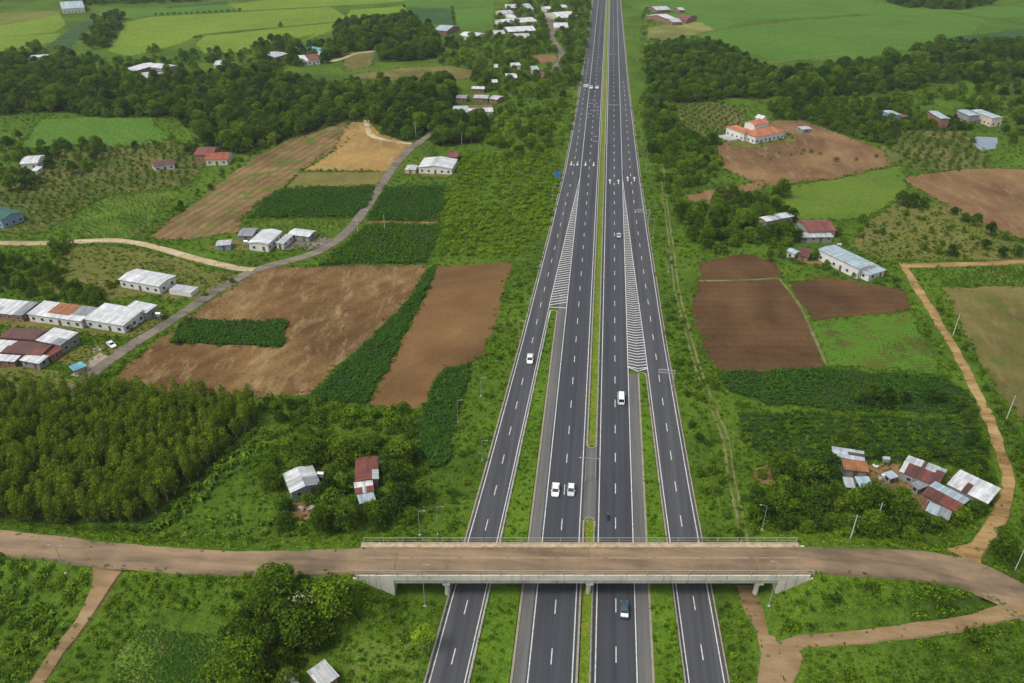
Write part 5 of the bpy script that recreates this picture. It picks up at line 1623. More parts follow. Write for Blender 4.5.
def crown_cards(rng, lobes, per, size, shell=(.72, 1.05), up=.25):
    C_, N_ = [], []
    for (c, r) in lobes:
        m = int(per * (r[0] * r[1] + r[0] * r[2]) / 2)
        d = rng.normal(0, 1, (m, 3))
        d /= np.linalg.norm(d, axis=1)[:, None]
        d[:, 2] = np.where(d[:, 2] < -.45, -d[:, 2], d[:, 2])
        rad = rng.uniform(shell[0], shell[1], m)[:, None]
        C_.append(np.array(c) + d * np.array(r) * rad)
        N_.append(d + np.array([0, 0, up]))
    return leaf_cards(np.concatenate(C_), np.concatenate(N_), size, rng)


def raw(v, f, mats):
    """mats: one name, or a list of (name, face count)"""
    me = bpy.data.meshes.new('mesh')
    me.from_pydata([tuple(p) for p in v], [], [tuple(int(q) for q in t) for t in f])
    if isinstance(mats, str):
        me.materials.append(MATS[mats])
    else:
        idx = []
        for i, (nm, c) in enumerate(mats):
            me.materials.append(MATS[nm])
            idx += [i] * c
        me.polygons.foreach_set('material_index', idx)
    me.update()
    return me


class Proto:
    """a plant: crown and trunk as separate meshes, and both together for scattering"""

    def __init__(self, crown_v, crown_f, leaf, trunk=None, bark='bark'):
        self.crown = raw(crown_v, crown_f, leaf)
        self.trunk = trunk.mesh(bark) if trunk else None
        if trunk:
            n = len(crown_v)
            v = [tuple(p) for p in crown_v] + trunk.v
            f = [tuple(t) for t in crown_f] + [tuple(n + q for q in t) for t in trunk.f]
            self.full = raw(v, f, [(leaf, len(crown_f)), (bark, len(trunk.f))])
        else:
            self.full = self.crown


def broad_tree(seed, leaf, h=7.0, w=3.2, nl=11, per=30, size=.6, bark='bark', base=-.02):
    rng = np.random.default_rng(seed)
    lobes = []
    tk = MB()
    lean = rng.normal(0, .25, 2)
    top = (lean[0], lean[1], h * .55)
    tk.tube([(0, 0, -.3), (lean[0] * .4, lean[1] * .4, h * .25), top], [w * .075, w * .055, w * .035], 7)
    for i in range(nl):
        t = 2 * math.pi * i / nl + rng.uniform(-.4, .4)
        lvl = rng.uniform(0, 1)
        rr = w * (.70 - .40 * lvl ** 2) * rng.uniform(.55, 1.15)
        z = h * (base + .2 + (.80 - base - .2) * lvl)
        r = w * rng.uniform(.34, .52)
        c = (lean[0] + rr * math.cos(t), lean[1] + rr * math.sin(t), z)
        lobes.append((c, (r, r, r * .85)))
        if i % 2 == 0:
            tk.tube([(lean[0] * .6, lean[1] * .6, h * .3), ((c[0] + lean[0]) * .5, (c[1] + lean[1]) * .5, (z + h * .3) * .5 + .2), (c[0] * .9, c[1] * .9, z)], [w * .03, w * .022, w * .01], 5, False)
    lobes.append(((lean[0], lean[1], h * .78), (w * .5, w * .5, h * .2)))
    v, f = crown_cards(rng, lobes, per, size)
    return Proto(v, f, leaf, tk, bark)


def tall_tree(seed, leaf, h=8.5, w=1.9, per=62, size=.4):
    rng = np.random.default_rng(seed)
    tk = MB().tube([(0, 0, -.3), (0, 0, h * .45), (0, 0, h * .93)], [.12, .09, .03], 6)
    lobes = []
    n = 7
    for i in range(n):
        z = h * (.26 + .64 * i / (n - 1))
        r = w * (.6, .8, .92, .98, .94, .82, .55)[i] * rng.uniform(.85, 1.15)
        t = rng.uniform(0, 6.28)
        off = w * .22 * (1 - i / n)
        lobes.append(((off * math.cos(t), off * math.sin(t), z), (r, r, h * .095)))
    v, f = crown_cards(rng, lobes, per, size, (.45, 1.08), .5)
    return Proto(v, f, leaf, tk, 'pale_bark')


def bush(seed, leaf, w=1.2, h=1.3, nl=5, per=48, size=.38):
    rng = np.random.default_rng(seed)
    lobes = []
    for i in range(nl):
        t = 6.28 * i / nl + rng.uniform(-.5, .5)
        rr = w * rng.uniform(.2, .6)
        r = w * rng.uniform(.36, .6)
        lobes.append(((rr * math.cos(t), rr * math.sin(t), h * rng.uniform(.3, .62)), (r, r, h * .38)))
    v, f = crown_cards(rng, lobes, per, size, (.55, 1.05), .5)
    return Proto(v, f, leaf)


def blades(seed, leaf, n, ln, wd, rise, spread, seg=2, z0=0.0, stem=0.0):
    """arching strap leaves from one root (grass, maize, banana)"""
    rng = np.random.default_rng(seed)
    v, f = [], []
    for i in range(n):
        t = 6.28 * i / n + rng.uniform(-.5, .5)
        L = ln * rng.uniform(.65, 1.2)
        out = spread * rng.uniform(.5, 1.2)
        rs = rise * rng.uniform(.7, 1.2)
        d = np.array([math.cos(t), math.sin(t), 0])
        s = np.array([-math.sin(t), math.cos(t), 0])
        o = d * rng.uniform(0, .25) * ln * (.5 if stem == 0 else .1) + np.array([0, 0, z0 + stem * rng.uniform(.5, 1)])
        pts = []
        for k_ in range(seg + 1):
            u = k_ / seg
            p = o + d * out * L * u + np.array([0, 0, rs * L * (u - .62 * u * u * (1 + out))])
            ww = wd * (math.sin(math.pi * (.12 + .80 * u)) if seg > 1 else (1 - u))
            pts.append((p, ww))
        n0 = len(v)
        for p, ww in pts:
            v += [p - s * ww / 2, p + s * ww / 2]
        for k_ in range(seg):
            f.append((n0 + 2 * k_, n0 + 2 * k_ + 1, n0 + 2 * k_ + 3, n0 + 2 * k_ + 2))
    return Proto(np.array(v), f, leaf)


PR = {
    'broadleaf_tree': [broad_tree(21 + i, lf, h, w_, nl) for i, (lf, h, w_, nl) in enumerate((('leaf_tree', 6.5, 3.3, 14), ('leaf_dark', 8.0, 3.8, 16), ('leaf_tree', 5.2, 3.0, 13), ('leaf_dark', 6.6, 3.6, 15), ('leaf_light', 5.4, 2.9, 13), ('leaf_tree', 9.0, 4.4, 18), ('leaf_bright', 4.6, 3.0, 13), ('leaf_weed', 5.0, 3.0, 14)))],
    'plantation_tree': [tall_tree(41 + i, 'leaf_plantation', 6.8 + .5 * i, 1.4 + .1 * i) for i in range(4)],
    'shrub': [bush(61 + i, lf, 1.5, 1.9, 6, 40, .46) for i, lf in enumerate(('leaf_tree', 'leaf_weed', 'leaf_dark', 'leaf_light', 'leaf_bright'))],
    'orchard_bush': [bush(71 + i, 'leaf_orchard', 1.15, 2.1, 6, 44, .4) for i in range(3)],
    'banana_plant': [blades(81 + i, 'leaf_banana', 13, 1.9, .5, 1.05, .7, 3, .7) for i in range(3)],
    'weed': [bush(91 + i, lf, .75, .8, 4, 70, .32) for i, lf in enumerate(('leaf_weed', 'leaf_weed', 'leaf_bright', 'leaf_crop_green'))],
    'grass': [blades(101 + i, lf, 16, .75, .10, .95, .55, 1) for i, lf in enumerate(('leaf_weed', 'leaf_bright', 'leaf_bright'))],
    'crop': [blades(111 + i, 'leaf_crop', 14, .85, .22, .9, .7, 2, .1, .6) for i in range(3)],
    'crop_light': [blades(121 + i, 'leaf_crop_green', 14, .85, .22, .9, .7, 2, .1, .6) for i in range(3)],
    'cassava': [bush(131 + i, lf, .7, 1.5, 4, 70, .36) for i, lf in enumerate(('leaf_crop_green', 'leaf_weed', 'leaf_crop'))],
}

# ------------------------------------------------------------------ plants: where they stand
ITEMS = {kd: [] for kd in PR}                 # kind -> (x, y, z, scale, turn, variant, label, group)
NOWEED = np.zeros_like(OCC)


def points(px, spacing, jitter=.45, world=None, margin=0):
    poly = world or G2(px)
    xs, ys = [p[0] for p in poly], [p[1] for p in poly]
    X, Y = np.meshgrid(np.arange(min(xs), max(xs) + spacing, spacing), np.arange(min(ys), max(ys) + spacing, spacing))
    X = X + np.where((np.arange(X.shape[0]) % 2)[:, None] == 1, spacing / 2, 0)
    X = X.ravel() + RNG.uniform(-jitter, jitter, X.size) * spacing
    Y = Y.ravel() + RNG.uniform(-jitter, jitter, Y.size) * spacing
    ok = pip(X, Y, poly) & ~occupied(X, Y)
    for dx, dy in ((margin, 0), (-margin, 0), (0, margin), (0, -margin)) if margin else ():
        ok &= ~occupied(X + dx, Y + dy)
    return X[ok], Y[ok]


def grow(kind, px, spacing, sc, label=None, group=None, var=None, keep=1.0, margin=0, floor=None, jitter=.45):
    X, Y = points(px, spacing, jitter, margin=margin)
    if keep < 1:
        s = RNG.random(len(X)) < keep
        X, Y = X[s], Y[s]
    Zs = ground_h(X, Y)
    vs = var or list(range(len(PR[kind])))
    for x, y, z in zip(X, Y, Zs):
        ITEMS[kind].append((x, y, z - .05, RNG.uniform(*sc), RNG.uniform(0, 6.28), vs[RNG.integers(len(vs))], label, group))
    if floor:
        FIELDN[0] += 1
        poly = ragged(G2(px), 5, 1.2)
        sheet('wood_ground', poly, .03 + .0024 * FIELDN[0], floor, 'ground coloured dark for shade under the trees: ' + (label or ''))  # dark sheet so the wood looks shaded beneath
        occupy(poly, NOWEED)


def one(kind, px, py, s, label, group=None, var=None):
    x, y, z = GH(px, py)
    if kind != BT and bool(occupied(np.array([x]), np.array([y]))[0]):
        return
    ITEMS[kind].append((x, y, z - .05, s, RNG.uniform(0, 6.28), var if var is not None else int(RNG.integers(len(PR[kind]))), label, group))


def rows(kind, px, along, across, ang, sc, world=None, jit=.18, var=None, clear=False):
    """plants in rows; ang = direction of the rows"""
    poly = world or G2(px)
    P_ = np.array(poly)
    ca, sa = math.cos(ang), math.sin(ang)
    U = P_[:, 0] * ca + P_[:, 1] * sa
    V = -P_[:, 0] * sa + P_[:, 1] * ca
    u, v = np.meshgrid(np.arange(U.min(), U.max(), along), np.arange(V.min(), V.max(), across))
    u = u.ravel() + RNG.uniform(-.5, .5, u.size) * along
    v = v.ravel() + RNG.uniform(-jit, jit, v.size) * across
    X, Y = u * ca - v * sa, u * sa + v * ca
    ok = pip(X, Y, poly)
    vig = .5 + .25 * (np.sin(X * .23 + 1.9 * np.sin(Y * .11)) + np.sin(Y * .29 + 2.3 * np.sin(X * .17)))      # vigour of the stand
    ok &= RNG.random(X.size) < .55 + .7 * vig
    X, Y, vig = X[ok], Y[ok], vig[ok]
    vs = var or list(range(len(PR[kind])))
    for x, y, g_ in zip(X, Y, vig):
        ITEMS[kind].append((x, y, .0, RNG.uniform(*sc) * (.72 + .45 * g_), RNG.uniform(0, 6.28), vs[RNG.integers(len(vs))], None, None))


BT, SH, OB, PT, BN = 'broadleaf_tree', 'shrub', 'orchard_bush', 'plantation_tree', 'banana_plant'
DARK, MIDV, LITE = [1, 3, 5, 1, 3, 0], [0, 2, 5, 7], [4, 6, 7, 2]
# the plantation beside the west road
PLANT = [(-170, 405), (-60, 400), (20, 398), (95, 394), (180, 402), (258, 408), (258, 424), (226, 454), (188, 490), (148, 524), (60, 527), (-20, 520), (-170, 500)]
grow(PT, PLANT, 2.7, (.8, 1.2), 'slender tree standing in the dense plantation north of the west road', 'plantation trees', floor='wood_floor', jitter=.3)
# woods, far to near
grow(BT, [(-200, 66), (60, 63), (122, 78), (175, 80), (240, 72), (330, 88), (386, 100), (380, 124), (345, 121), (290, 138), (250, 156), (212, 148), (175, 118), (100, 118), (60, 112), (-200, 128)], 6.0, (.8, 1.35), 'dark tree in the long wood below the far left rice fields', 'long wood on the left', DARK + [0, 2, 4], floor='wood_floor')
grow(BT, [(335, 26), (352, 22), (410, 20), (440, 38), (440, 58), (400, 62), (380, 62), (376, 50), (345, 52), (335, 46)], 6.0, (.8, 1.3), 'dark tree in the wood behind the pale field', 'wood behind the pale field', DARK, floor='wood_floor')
grow(BT, [(256, 50), (262, 40), (275, 26), (288, 28), (292, 48), (340, 46), (345, 56), (320, 66), (280, 72), (258, 66)], 6.5, (.7, 1.2), 'tree around the turquoise roofed house', 'trees around the turquoise roof', DARK + [2], keep=.8)
grow(BT, [(0, 58), (10, 45), (60, 46), (70, 56), (120, 62), (180, 55), (250, 52), (258, 66), (180, 72), (122, 76), (60, 62), (-100, 66)], 8, (.6, 1.1), 'tree along the near edge of the left rice fields', 'trees edging the left rice fields', keep=.7)
grow(BT, [(84, 44), (98, 18), (128, 16), (118, 34), (106, 50), (92, 50)], 7, (.7, 1.1), 'tree in the clump beside the dark plot, far left', 'clump beside the dark plot', DARK)
grow(BT, [(-150, 8), (60, -2), (70, 6), (200, 2), (170, -6), (60, -14), (-150, -12)], 8, (.8, 1.3), 'tree in the row along the top left edge', 'row along the top left edge', DARK)
grow(BT, [(140, 42), (158, 40), (160, 52), (142, 54)], 6, (.7, 1.1), 'tall tree standing at the edge of the bright rice', 'trees at the edge of the bright rice', DARK)
for a, b in (((180, 40), (258, 31)), ((256, 48), (200, 53)), ((150, 16), (240, 11)), ((404, 4), (404, 20)), ((452, 8), (455, 28))):
    for t in np.linspace(0, 1, 16):
        one(SH, a[0] + (b[0] - a[0]) * t, a[1] + (b[1] - a[1]) * t, RNG.uniform(.9, 1.7), 'dark bush in a hedge between the far rice fields', 'hedges in the far rice fields', 2)
grow(BT, [(432, 60), (450, 40), (490, 36), (500, 12), (520, 0), (590, -4), (590, 30), (580, 70), (572, 95), (560, 120), (530, 100), (500, 100), (470, 82), (440, 64)], 7.0, (.6, 1.15), 'tree among the roofs of the far village', 'trees of the far village', MIDV + LITE + [3], keep=.85)
grow(BT, [(495, -2), (590, -6), (590, -20), (480, -20)], 8, (.7, 1.2), 'tree at the top of the far village', 'trees at the top of the village', DARK)
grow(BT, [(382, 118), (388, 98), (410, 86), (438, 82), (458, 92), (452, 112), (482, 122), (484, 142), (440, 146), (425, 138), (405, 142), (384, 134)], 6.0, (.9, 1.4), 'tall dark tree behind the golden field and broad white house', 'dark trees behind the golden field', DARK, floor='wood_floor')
grow(BT, [(350, 82), (420, 84), (432, 84), (385, 100), (330, 86)], 7, (.6, 1.0), 'tree below the pale field', 'trees below the pale field', MIDV)
grow(BT, [(484, 112), (520, 104), (560, 118), (556, 140), (540, 160), (508, 162), (490, 150), (486, 130)], 5.5, (.6, 1.1), 'green tree below the village near the highway', 'trees below the village', LITE + [7, 0], keep=.7)
grow(SH, [(466, 150), (500, 158), (555, 150), (560, 180), (548, 230), (520, 256), (440, 258), (444, 190), (455, 172)], 2.7, (.6, 1.3), 'bright yellow green shrub on the overgrown left verge', 'shrubs on the overgrown left verge', [4, 4, 4, 3], keep=.9)
grow(BT, [(462, 150), (500, 158), (530, 152), (520, 186), (460, 190)], 5.4, (.4, .7), 'bushy light green tree beside the broad white house', 'light trees beside the broad white house', [6, 6, 4], keep=.7)
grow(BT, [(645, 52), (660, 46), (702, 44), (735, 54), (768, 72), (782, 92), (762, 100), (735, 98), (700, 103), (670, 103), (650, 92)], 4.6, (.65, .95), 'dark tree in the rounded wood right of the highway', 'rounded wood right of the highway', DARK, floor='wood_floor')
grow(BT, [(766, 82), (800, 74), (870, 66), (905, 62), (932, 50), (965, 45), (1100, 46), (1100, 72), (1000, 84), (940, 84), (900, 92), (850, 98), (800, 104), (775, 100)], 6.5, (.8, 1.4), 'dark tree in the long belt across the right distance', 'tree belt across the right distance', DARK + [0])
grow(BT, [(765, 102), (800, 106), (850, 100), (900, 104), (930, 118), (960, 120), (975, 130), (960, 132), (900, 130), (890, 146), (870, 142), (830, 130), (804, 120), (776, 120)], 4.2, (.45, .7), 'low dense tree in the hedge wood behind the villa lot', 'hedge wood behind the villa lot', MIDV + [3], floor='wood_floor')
grow(BT, [(930, 88), (1000, 88), (1100, 78), (1100, 150), (1010, 146), (1000, 130), (960, 104), (900, 106), (880, 100)], 8, (.6, 1.1), 'tree around the pale blue roofed houses', 'trees around the pale blue roofs', None, keep=.75)
grow(BT, [(640, 96), (660, 98), (672, 108), (682, 132), (720, 140), (722, 160), (716, 180), (688, 192), (668, 205), (655, 175), (648, 140)], 5.5, (.55, 1.0), 'tree in the band between the highway and the villa lot', 'trees below the villa orchard', MIDV + [3, 4])
grow(BT, [(880, 2), (915, -6), (1000, -10), (1000, 2), (960, 10), (900, 11)], 6, (.7, 1.1), 'tree in the dark clump at the top right', 'dark clump at the top right', DARK)
grow(BT, [(645, 12), (650, -4), (690, -4), (696, 12), (680, 12), (668, 10)], 8, (.6, 1.0), 'tree around the far right sheds', 'trees around the far right sheds', None)
grow(SH, [(640, 0), (650, 0), (662, 50), (664, 95), (650, 100), (640, 60)], 6, (.8, 1.8), 'shrub on the far right verge', 'shrubs on the far right verge', keep=.6)
grow(SH, [(575, 70), (588, 40), (590, 90), (572, 130), (560, 160), (552, 150), (570, 110)], 5, (.8, 1.8), 'shrub on the far left verge', 'shrubs on the far left verge', keep=.6)
grow(BT, [(676, 210), (690, 205), (740, 196), (790, 196), (812, 204), (800, 218), (792, 236), (790, 250), (760, 252), (742, 250), (720, 254), (690, 248), (680, 232)], 5.0, (.55, 1.0), 'leafy tree in the grove left of the dark red roof', 'grove left of the dark red roof', MIDV + [3])
for px, py, s in ((760, 240, 1.0), (772, 238, 1.1), (784, 240, 1.05), (796, 242, .9), (836, 236, .7), (842, 244, .7), (780, 258, .55), (770, 262, .55), (816, 260, .6), (826, 268, .6), (885, 276, .5), (876, 283, .5), (855, 278, .45)):
    one(BT, px, py, s, 'small tree close to the long pale blue roofed house', 'trees near the long pale roofed house', 3 if s > .85 else None)
grow(SH, [(770, 252), (790, 262), (815, 268), (860, 285), (888, 290), (905, 284), (890, 278), (850, 276), (812, 264), (795, 258)], 3.6, (.7, 1.3), 'bush in the hedge below the long pale blue roofed house', 'hedge below the long house')
grow(BT, [(796, 96), (806, 84), (830, 82), (842, 92), (825, 100)], 5, (.7, 1.1), 'light green tree in front of the dark belt above the villa', 'light trees above the villa', [6, 4])
grow(BT, [(150, 236), (170, 215), (215, 176), (256, 152), (262, 150), (225, 180), (180, 218), (164, 236)], 4.5, (.25, .55), 'small tree along the left edge of the striped field', 'trees along the striped field', MIDV, keep=.6)
# scattered orchard bushes
grow(OB, [(0, 226), (-80, 196), (0, 172), (60, 150), (160, 142), (210, 150), (188, 184), (106, 193), (76, 212), (46, 226)], 4.0, (.6, 1.3), 'bush in the brown scrub orchard at the left', 'bushes of the left scrub orchard', keep=.9, jitter=.22)
grow(BT, [(-60, 180), (0, 140), (60, 140), (110, 150), (90, 172), (50, 186), (0, 196)], 8, (.5, .95), 'tree around the white house at the left', 'trees around the left white house', DARK + MIDV, keep=.85)
grow(BT, [(60, 124), (170, 138), (215, 144), (200, 156), (120, 148), (50, 150)], 7, (.45, .8), 'small tree below the green meadow at the left', 'small trees below the green meadow', keep=.7)
grow(OB, [(675, 108), (690, 101), (722, 101), (745, 113), (738, 129), (700, 136), (682, 127)], 5.0, (.9, 1.2), 'round bush in the small orchard left of the villa', 'bushes left of the villa', jitter=.12)
grow(OB, [(880, 148), (900, 128), (960, 130), (985, 150), (990, 168), (930, 172), (890, 164)], 5.6, (1.0, 1.8), 'round bush in the orchard rows beside the pond', 'bushes beside the pond', jitter=.2)
grow(OB, [(850, 246), (868, 222), (900, 200), (950, 206), (1010, 240), (1080, 258), (905, 258), (880, 260)], 6.0, (.6, 1.5), 'small bush in the dry open orchard above the orange lane', 'bushes of the dry orchard', keep=.6)
for px, py, s in ((900, 205, .9), (912, 207, 1.0), (924, 208, .8), (862, 222, .6), (905, 216, .4), (952, 215, .5), (965, 222, .7), (974, 226, .7), (990, 236, .7), (1004, 240, .7), (985, 250, .6), (938, 254, .6), (950, 256, .7), (924, 250, .6), (882, 234, .45), (860, 232, .4), (1016, 256, .7), (1002, 258, .6)):
    one(BT, px, py, s, 'dark tree standing in the dry open orchard', 'trees of the dry orchard', [0, 1, 3][int(RNG.integers(3))])
for px, py, s in ((803, 152, .55), (811, 153, .62), (820, 155, .55), (836, 162, .7), (856, 161, .55), (876, 158, .6), (779, 154, .35), (791, 156, .35), (801, 155, .35), (770, 160, .3), (761, 144, .5), (771, 143, .4), (780, 141, .5), (788, 136, .5), (792, 139, .45), (762, 157, .3)):
    x, y, z = GH(px, py)
    ITEMS[OB].append((x, y, z, s * 2, RNG.uniform(0, 6.28), int(RNG.integers(3)), 'small round bush on the bare villa lot', 'bushes on the villa lot'))
# left, between the lane and the white row
grow(BT, [(-120, 255), (30, 262), (62, 280), (92, 296), (100, 302), (60, 300), (0, 298), (-120, 290)], 5.0, (.4, .7), 'leafy tree behind the long white row', 'trees behind the white row', MIDV + [3])
for px, py, s in ((76, 301, .8), (88, 303, .95), (98, 306, .85), (66, 300, .7), (110, 288, .6), (60, 254, .95), (66, 246, .8), (54, 246, .7), (118, 284, .4), (165, 318, .4), (190, 330, .45), (182, 336, .4), (186, 322, .42), (178, 345, .35), (232, 283, .4), (225, 280, .35), (130, 330, .35), (205, 296, .3)):
    one(BT, px, py, s, 'roundish tree between the white row and the cream path', 'trees around the white row', [0, 2, 3][int(RNG.integers(3))])
grow(SH, [(-120, 248), (60, 252), (80, 268), (40, 285), (-120, 280)], 3.8, (.7, 1.4), 'shrub in the green scrub above the white row', 'scrub above the white row')
for t in np.linspace(0, 1, 30):
    px, py = np.interp(t, [0, .4, 1], [96, 138, 200]), np.interp(t, [0, .4, 1], [384, 356, 314])
    one(SH, px + RNG.uniform(-2, 4), py + RNG.uniform(-1, 3), RNG.uniform(.6, 1.05), 'bush in the hedge between the lane and the tan field', 'hedge along the lane', 1)
grow(SH, [(-80, 372), (80, 380), (60, 392), (0, 402), (-80, 402)], 5, (.4, .9), 'bush on the dry lot below the tin yard', 'bushes on the dry lot', keep=.7)
# between the plantation and the ramp
grow(SH, [(262, 402), (310, 398), (368, 410), (418, 412), (420, 440), (405, 438), (340, 428), (290, 432), (268, 425)], 3.3, (.8, 1.5), 'bush in the hedge below the tan field', 'hedge below the tan field', [0, 2, 1])
grow(BT, [(262, 404), (310, 400), (366, 412), (418, 414), (418, 432), (340, 426), (268, 424)], 5.2, (.4, .75), 'bushy tree in the hedge below the tan field', 'bushy trees below the tan field', MIDV + [3])
grow(BT, [(265, 455), (300, 440), (400, 445), (425, 470), (420, 520), (395, 530), (340, 535), (300, 532), (262, 520), (280, 500), (256, 470)], 4.8, (.6, 1.05), 'leafy tree around the huts left of the ramp', 'trees around the huts', MIDV + [3, 4, 7], keep=.92, margin=1)
grow(SH, [(262, 430), (420, 440), (425, 470), (420, 525), (300, 535), (262, 520)], 3.4, (.7, 1.4), 'shrub between the trees around the huts', 'shrubs around the huts', [0, 1, 3], keep=.8)
for px, py, s in ((330, 500, .95), (342, 492, .95), (338, 480, .8), (395, 486, .9), (405, 505, 1.0), (392, 515, 1.0), (380, 528, .8), (412, 460, .75), (286, 512, .55), (330, 525, .8), (345, 515, .9)):
    one(BT, px, py, s, 'full leafy tree close to the rusty red roofed house', 'trees beside the rusty red house', [0, 3, 0][int(RNG.integers(3))])
grow(BN, [(228, 452), (256, 432), (268, 446), (218, 486), (190, 512), (160, 538), (142, 532), (188, 492)], 2.4, (.75, 1.25), 'banana plant with broad light leaves at the plantation edge', 'banana plants at the plantation edge')
grow(BN, [(160, 530), (190, 520), (240, 518), (300, 522), (304, 540), (250, 548), (150, 546)], 2.6, (.65, 1.1), 'banana plant on the slope above the west road', 'banana plants above the west road', keep=.85)
grow(SH, [(-40, 522), (60, 529), (150, 526), (186, 494), (226, 458), (236, 462), (190, 504), (160, 540), (60, 534), (-40, 527)], 2.6, (.5, .95), 'shrub at the foot of the plantation', 'shrubs at the foot of the plantation', [0, 1, 2])
grow(BN, [(-20, 568), (50, 572), (88, 590), (60, 640), (20, 680), (-40, 690)], 2.8, (.6, 1.05), 'banana plant in the left foreground beside the brown track', 'banana plants beside the brown track', keep=.8)
grow(SH, [(-60, 566), (50, 570), (90, 588), (60, 640), (20, 690), (-60, 700)], 2.7, (.6, 1.1), 'shrub in the left foreground beside the brown track', 'shrubs beside the brown track', [1, 3, 0])
# foreground trees below the west road
for px, py, s, v_ in ((262, 612, 1.05, 0), (285, 612, 1.2, 5), (312, 605, 1.25, 0), (330, 615, 1.1, 5), (240, 630, 1.0, 0), (300, 640, 1.15, 5), (270, 655, 1.2, 0), (244, 662, 1.1, 7), (325, 640, .9, 0), (250, 690, 1.2, 5), (215, 676, .8, 2), (228, 640, .7, 2), (255, 640, 1.0, 7), (282, 670, .9, 0), (345, 600, .8, 0), (290, 690, .9, 0), (350, 622, .6, 2)):
    one(BT, px, py, s, 'large leafy tree in the foreground grove below the west road', 'foreground grove', v_)
grow(SH, [(200, 620), (255, 600), (350, 600), (355, 640), (300, 665), (240, 690), (215, 690)], 3.2, (.7, 1.2), 'shrub under the foreground grove', 'shrubs of the foreground grove', [0, 2])
for px, py, s in ((405, 640, .9), (398, 622, .8), (410, 655, 1.0), (418, 628, .6), (392, 605, .9), (375, 600, .9), (365, 610, .8), (400, 675, .7), (385, 680, 1.0), (360, 588, .9)):
    one(SH, px, py, s, 'bush on the slope left of the ramp below the overpass', 'bushes left of the ramp')
grow(SH, [(100, 580), (130, 574), (250, 580), (255, 600), (200, 615), (140, 620), (110, 640), (80, 690), (60, 690)], 3.2, (.45, .8), 'low shrub on the slope below the west road', 'low shrubs below the west road', [1, 3])
# right of the highway
grow(BT, [(742, 478), (800, 466), (836, 470), (842, 492), (900, 498), (930, 518), (948, 540), (900, 545), (800, 545), (752, 530)], 5.0, (.5, .95), 'leafy tree in the grove above the east road', 'grove above the east road', MIDV + [3, 4], margin=1)
for px, py, s, v_ in ((812, 485, 1.1, 3), (826, 480, 1.1, 1), (835, 500, 1.0, 0), (818, 508, 1.1, 3), (780, 510, .9, 0), (760, 520, .9, 3), (850, 510, .9, 0), (975, 515, .7, 3), (960, 522, .75, 0), (985, 505, .5, 2)):
    one(BT, px, py, s, 'full dark tree left of the tin roofed yard', 'dark trees by the tin yard', v_)
for px, py, s in ((880, 503, .75), (893, 510, .8), (905, 518, .8), (919, 527, .75), (868, 498, .7), (958, 523, .75), (969, 514, .7), (982, 512, .55), (903, 459, .55), (921, 456, .6), (938, 460, .6), (957, 466, .6), (975, 474, .55), (990, 482, .5), (878, 458, .5), (858, 445, .6), (842, 440, .55), (935, 532, .8)):
    one(BT, px, py, s, 'leafy tree wrapped closely around the tin roofed yard', 'trees wrapped around the tin yard', [0, 2, 3, 7][int(RNG.integers(4))])
grow(SH, [(740, 485), (800, 475), (840, 495), (930, 520), (950, 545), (800, 546), (745, 535)], 3.6, (.6, 1.1), 'shrub under the grove above the east road', 'shrubs above the east road')
grow(SH, [(900, 462), (935, 452), (985, 456), (998, 470), (1000, 486), (975, 478), (940, 462)], 3.2, (.7, 1.3), 'bush behind the tin roofed yard', 'bushes behind the tin yard', [0, 2, 1])
grow(BT, [(1004, 470), (1030, 430), (1100, 440), (1140, 560), (1070, 590), (1024, 574), (985, 552), (1004, 530), (1014, 500)], 5.4, (.5, .95), 'leafy tree right of the orange lane bend', 'trees right of the lane bend', MIDV + [4, 3])
for px, py, s in ((862, 404, .75), (872, 406, .85), (884, 405, .85), (895, 403, .7), (930, 403, .6), (940, 402, .6), (955, 406, .6), (962, 411, .6), (968, 420, .6), (978, 452, .6), (970, 446, .55), (978, 470, .6), (960, 462, .55), (905, 402, .5)):
    one(BT, px, py, s, 'dark bushy tree in the line between the two crops', 'trees between the right crops', [1, 3][int(RNG.integers(2))])
grow(SH, [(945, 385), (962, 388), (985, 415), (992, 450), (985, 460), (975, 440), (962, 418)], 3.2, (.7, 1.2), 'bush along the left side of the orange lane', 'bushes along the orange lane', [0, 2])
grow(SH, [(920, 290), (935, 292), (965, 340), (1000, 400), (1020, 440), (1005, 440), (985, 395), (955, 340)], 3.2, (.6, 1.1), 'bush along the right side of the orange lane', 'bushes right of the orange lane', [0, 2, 1], keep=.85)
grow(SH, [(908, 300), (925, 318), (945, 355), (968, 395), (955, 392), (930, 350)], 3.6, (.5, .9), 'bush between the young crop and the orange lane', 'bushes beside the young crop', keep=.7)
grow(BT, [(700, 380), (722, 378), (770, 408), (740, 420), (728, 440), (716, 410)], 5.5, (.3, .5), 'small tree beside the wheel track', 'small trees beside the wheel track', MIDV)
grow(SH, [(655, 300), (680, 300), (700, 370), (722, 430), (736, 500), (740, 540), (712, 540), (700, 480), (680, 400), (665, 340)], 4.4, (.5, 1.05), 'shrub on the weedy verge right of the right ramp', 'shrubs on the right verge', [0, 1, 2], keep=.85)
grow(BT, [(655, 300), (680, 300), (700, 370), (722, 430), (736, 500), (740, 540), (712, 540), (700, 480), (680, 400), (665, 340)], 6.0, (.25, .45), 'small bushy tree on the weedy verge right of the right ramp', 'small trees on the right verge', [0, 2, 7, 3], keep=.6)
grow(SH, [(648, 180), (660, 190), (670, 260), (680, 300), (660, 300), (655, 240)], 5, (.5, 1.0), 'shrub on the upper right verge', 'shrubs on the upper right verge', keep=.6)
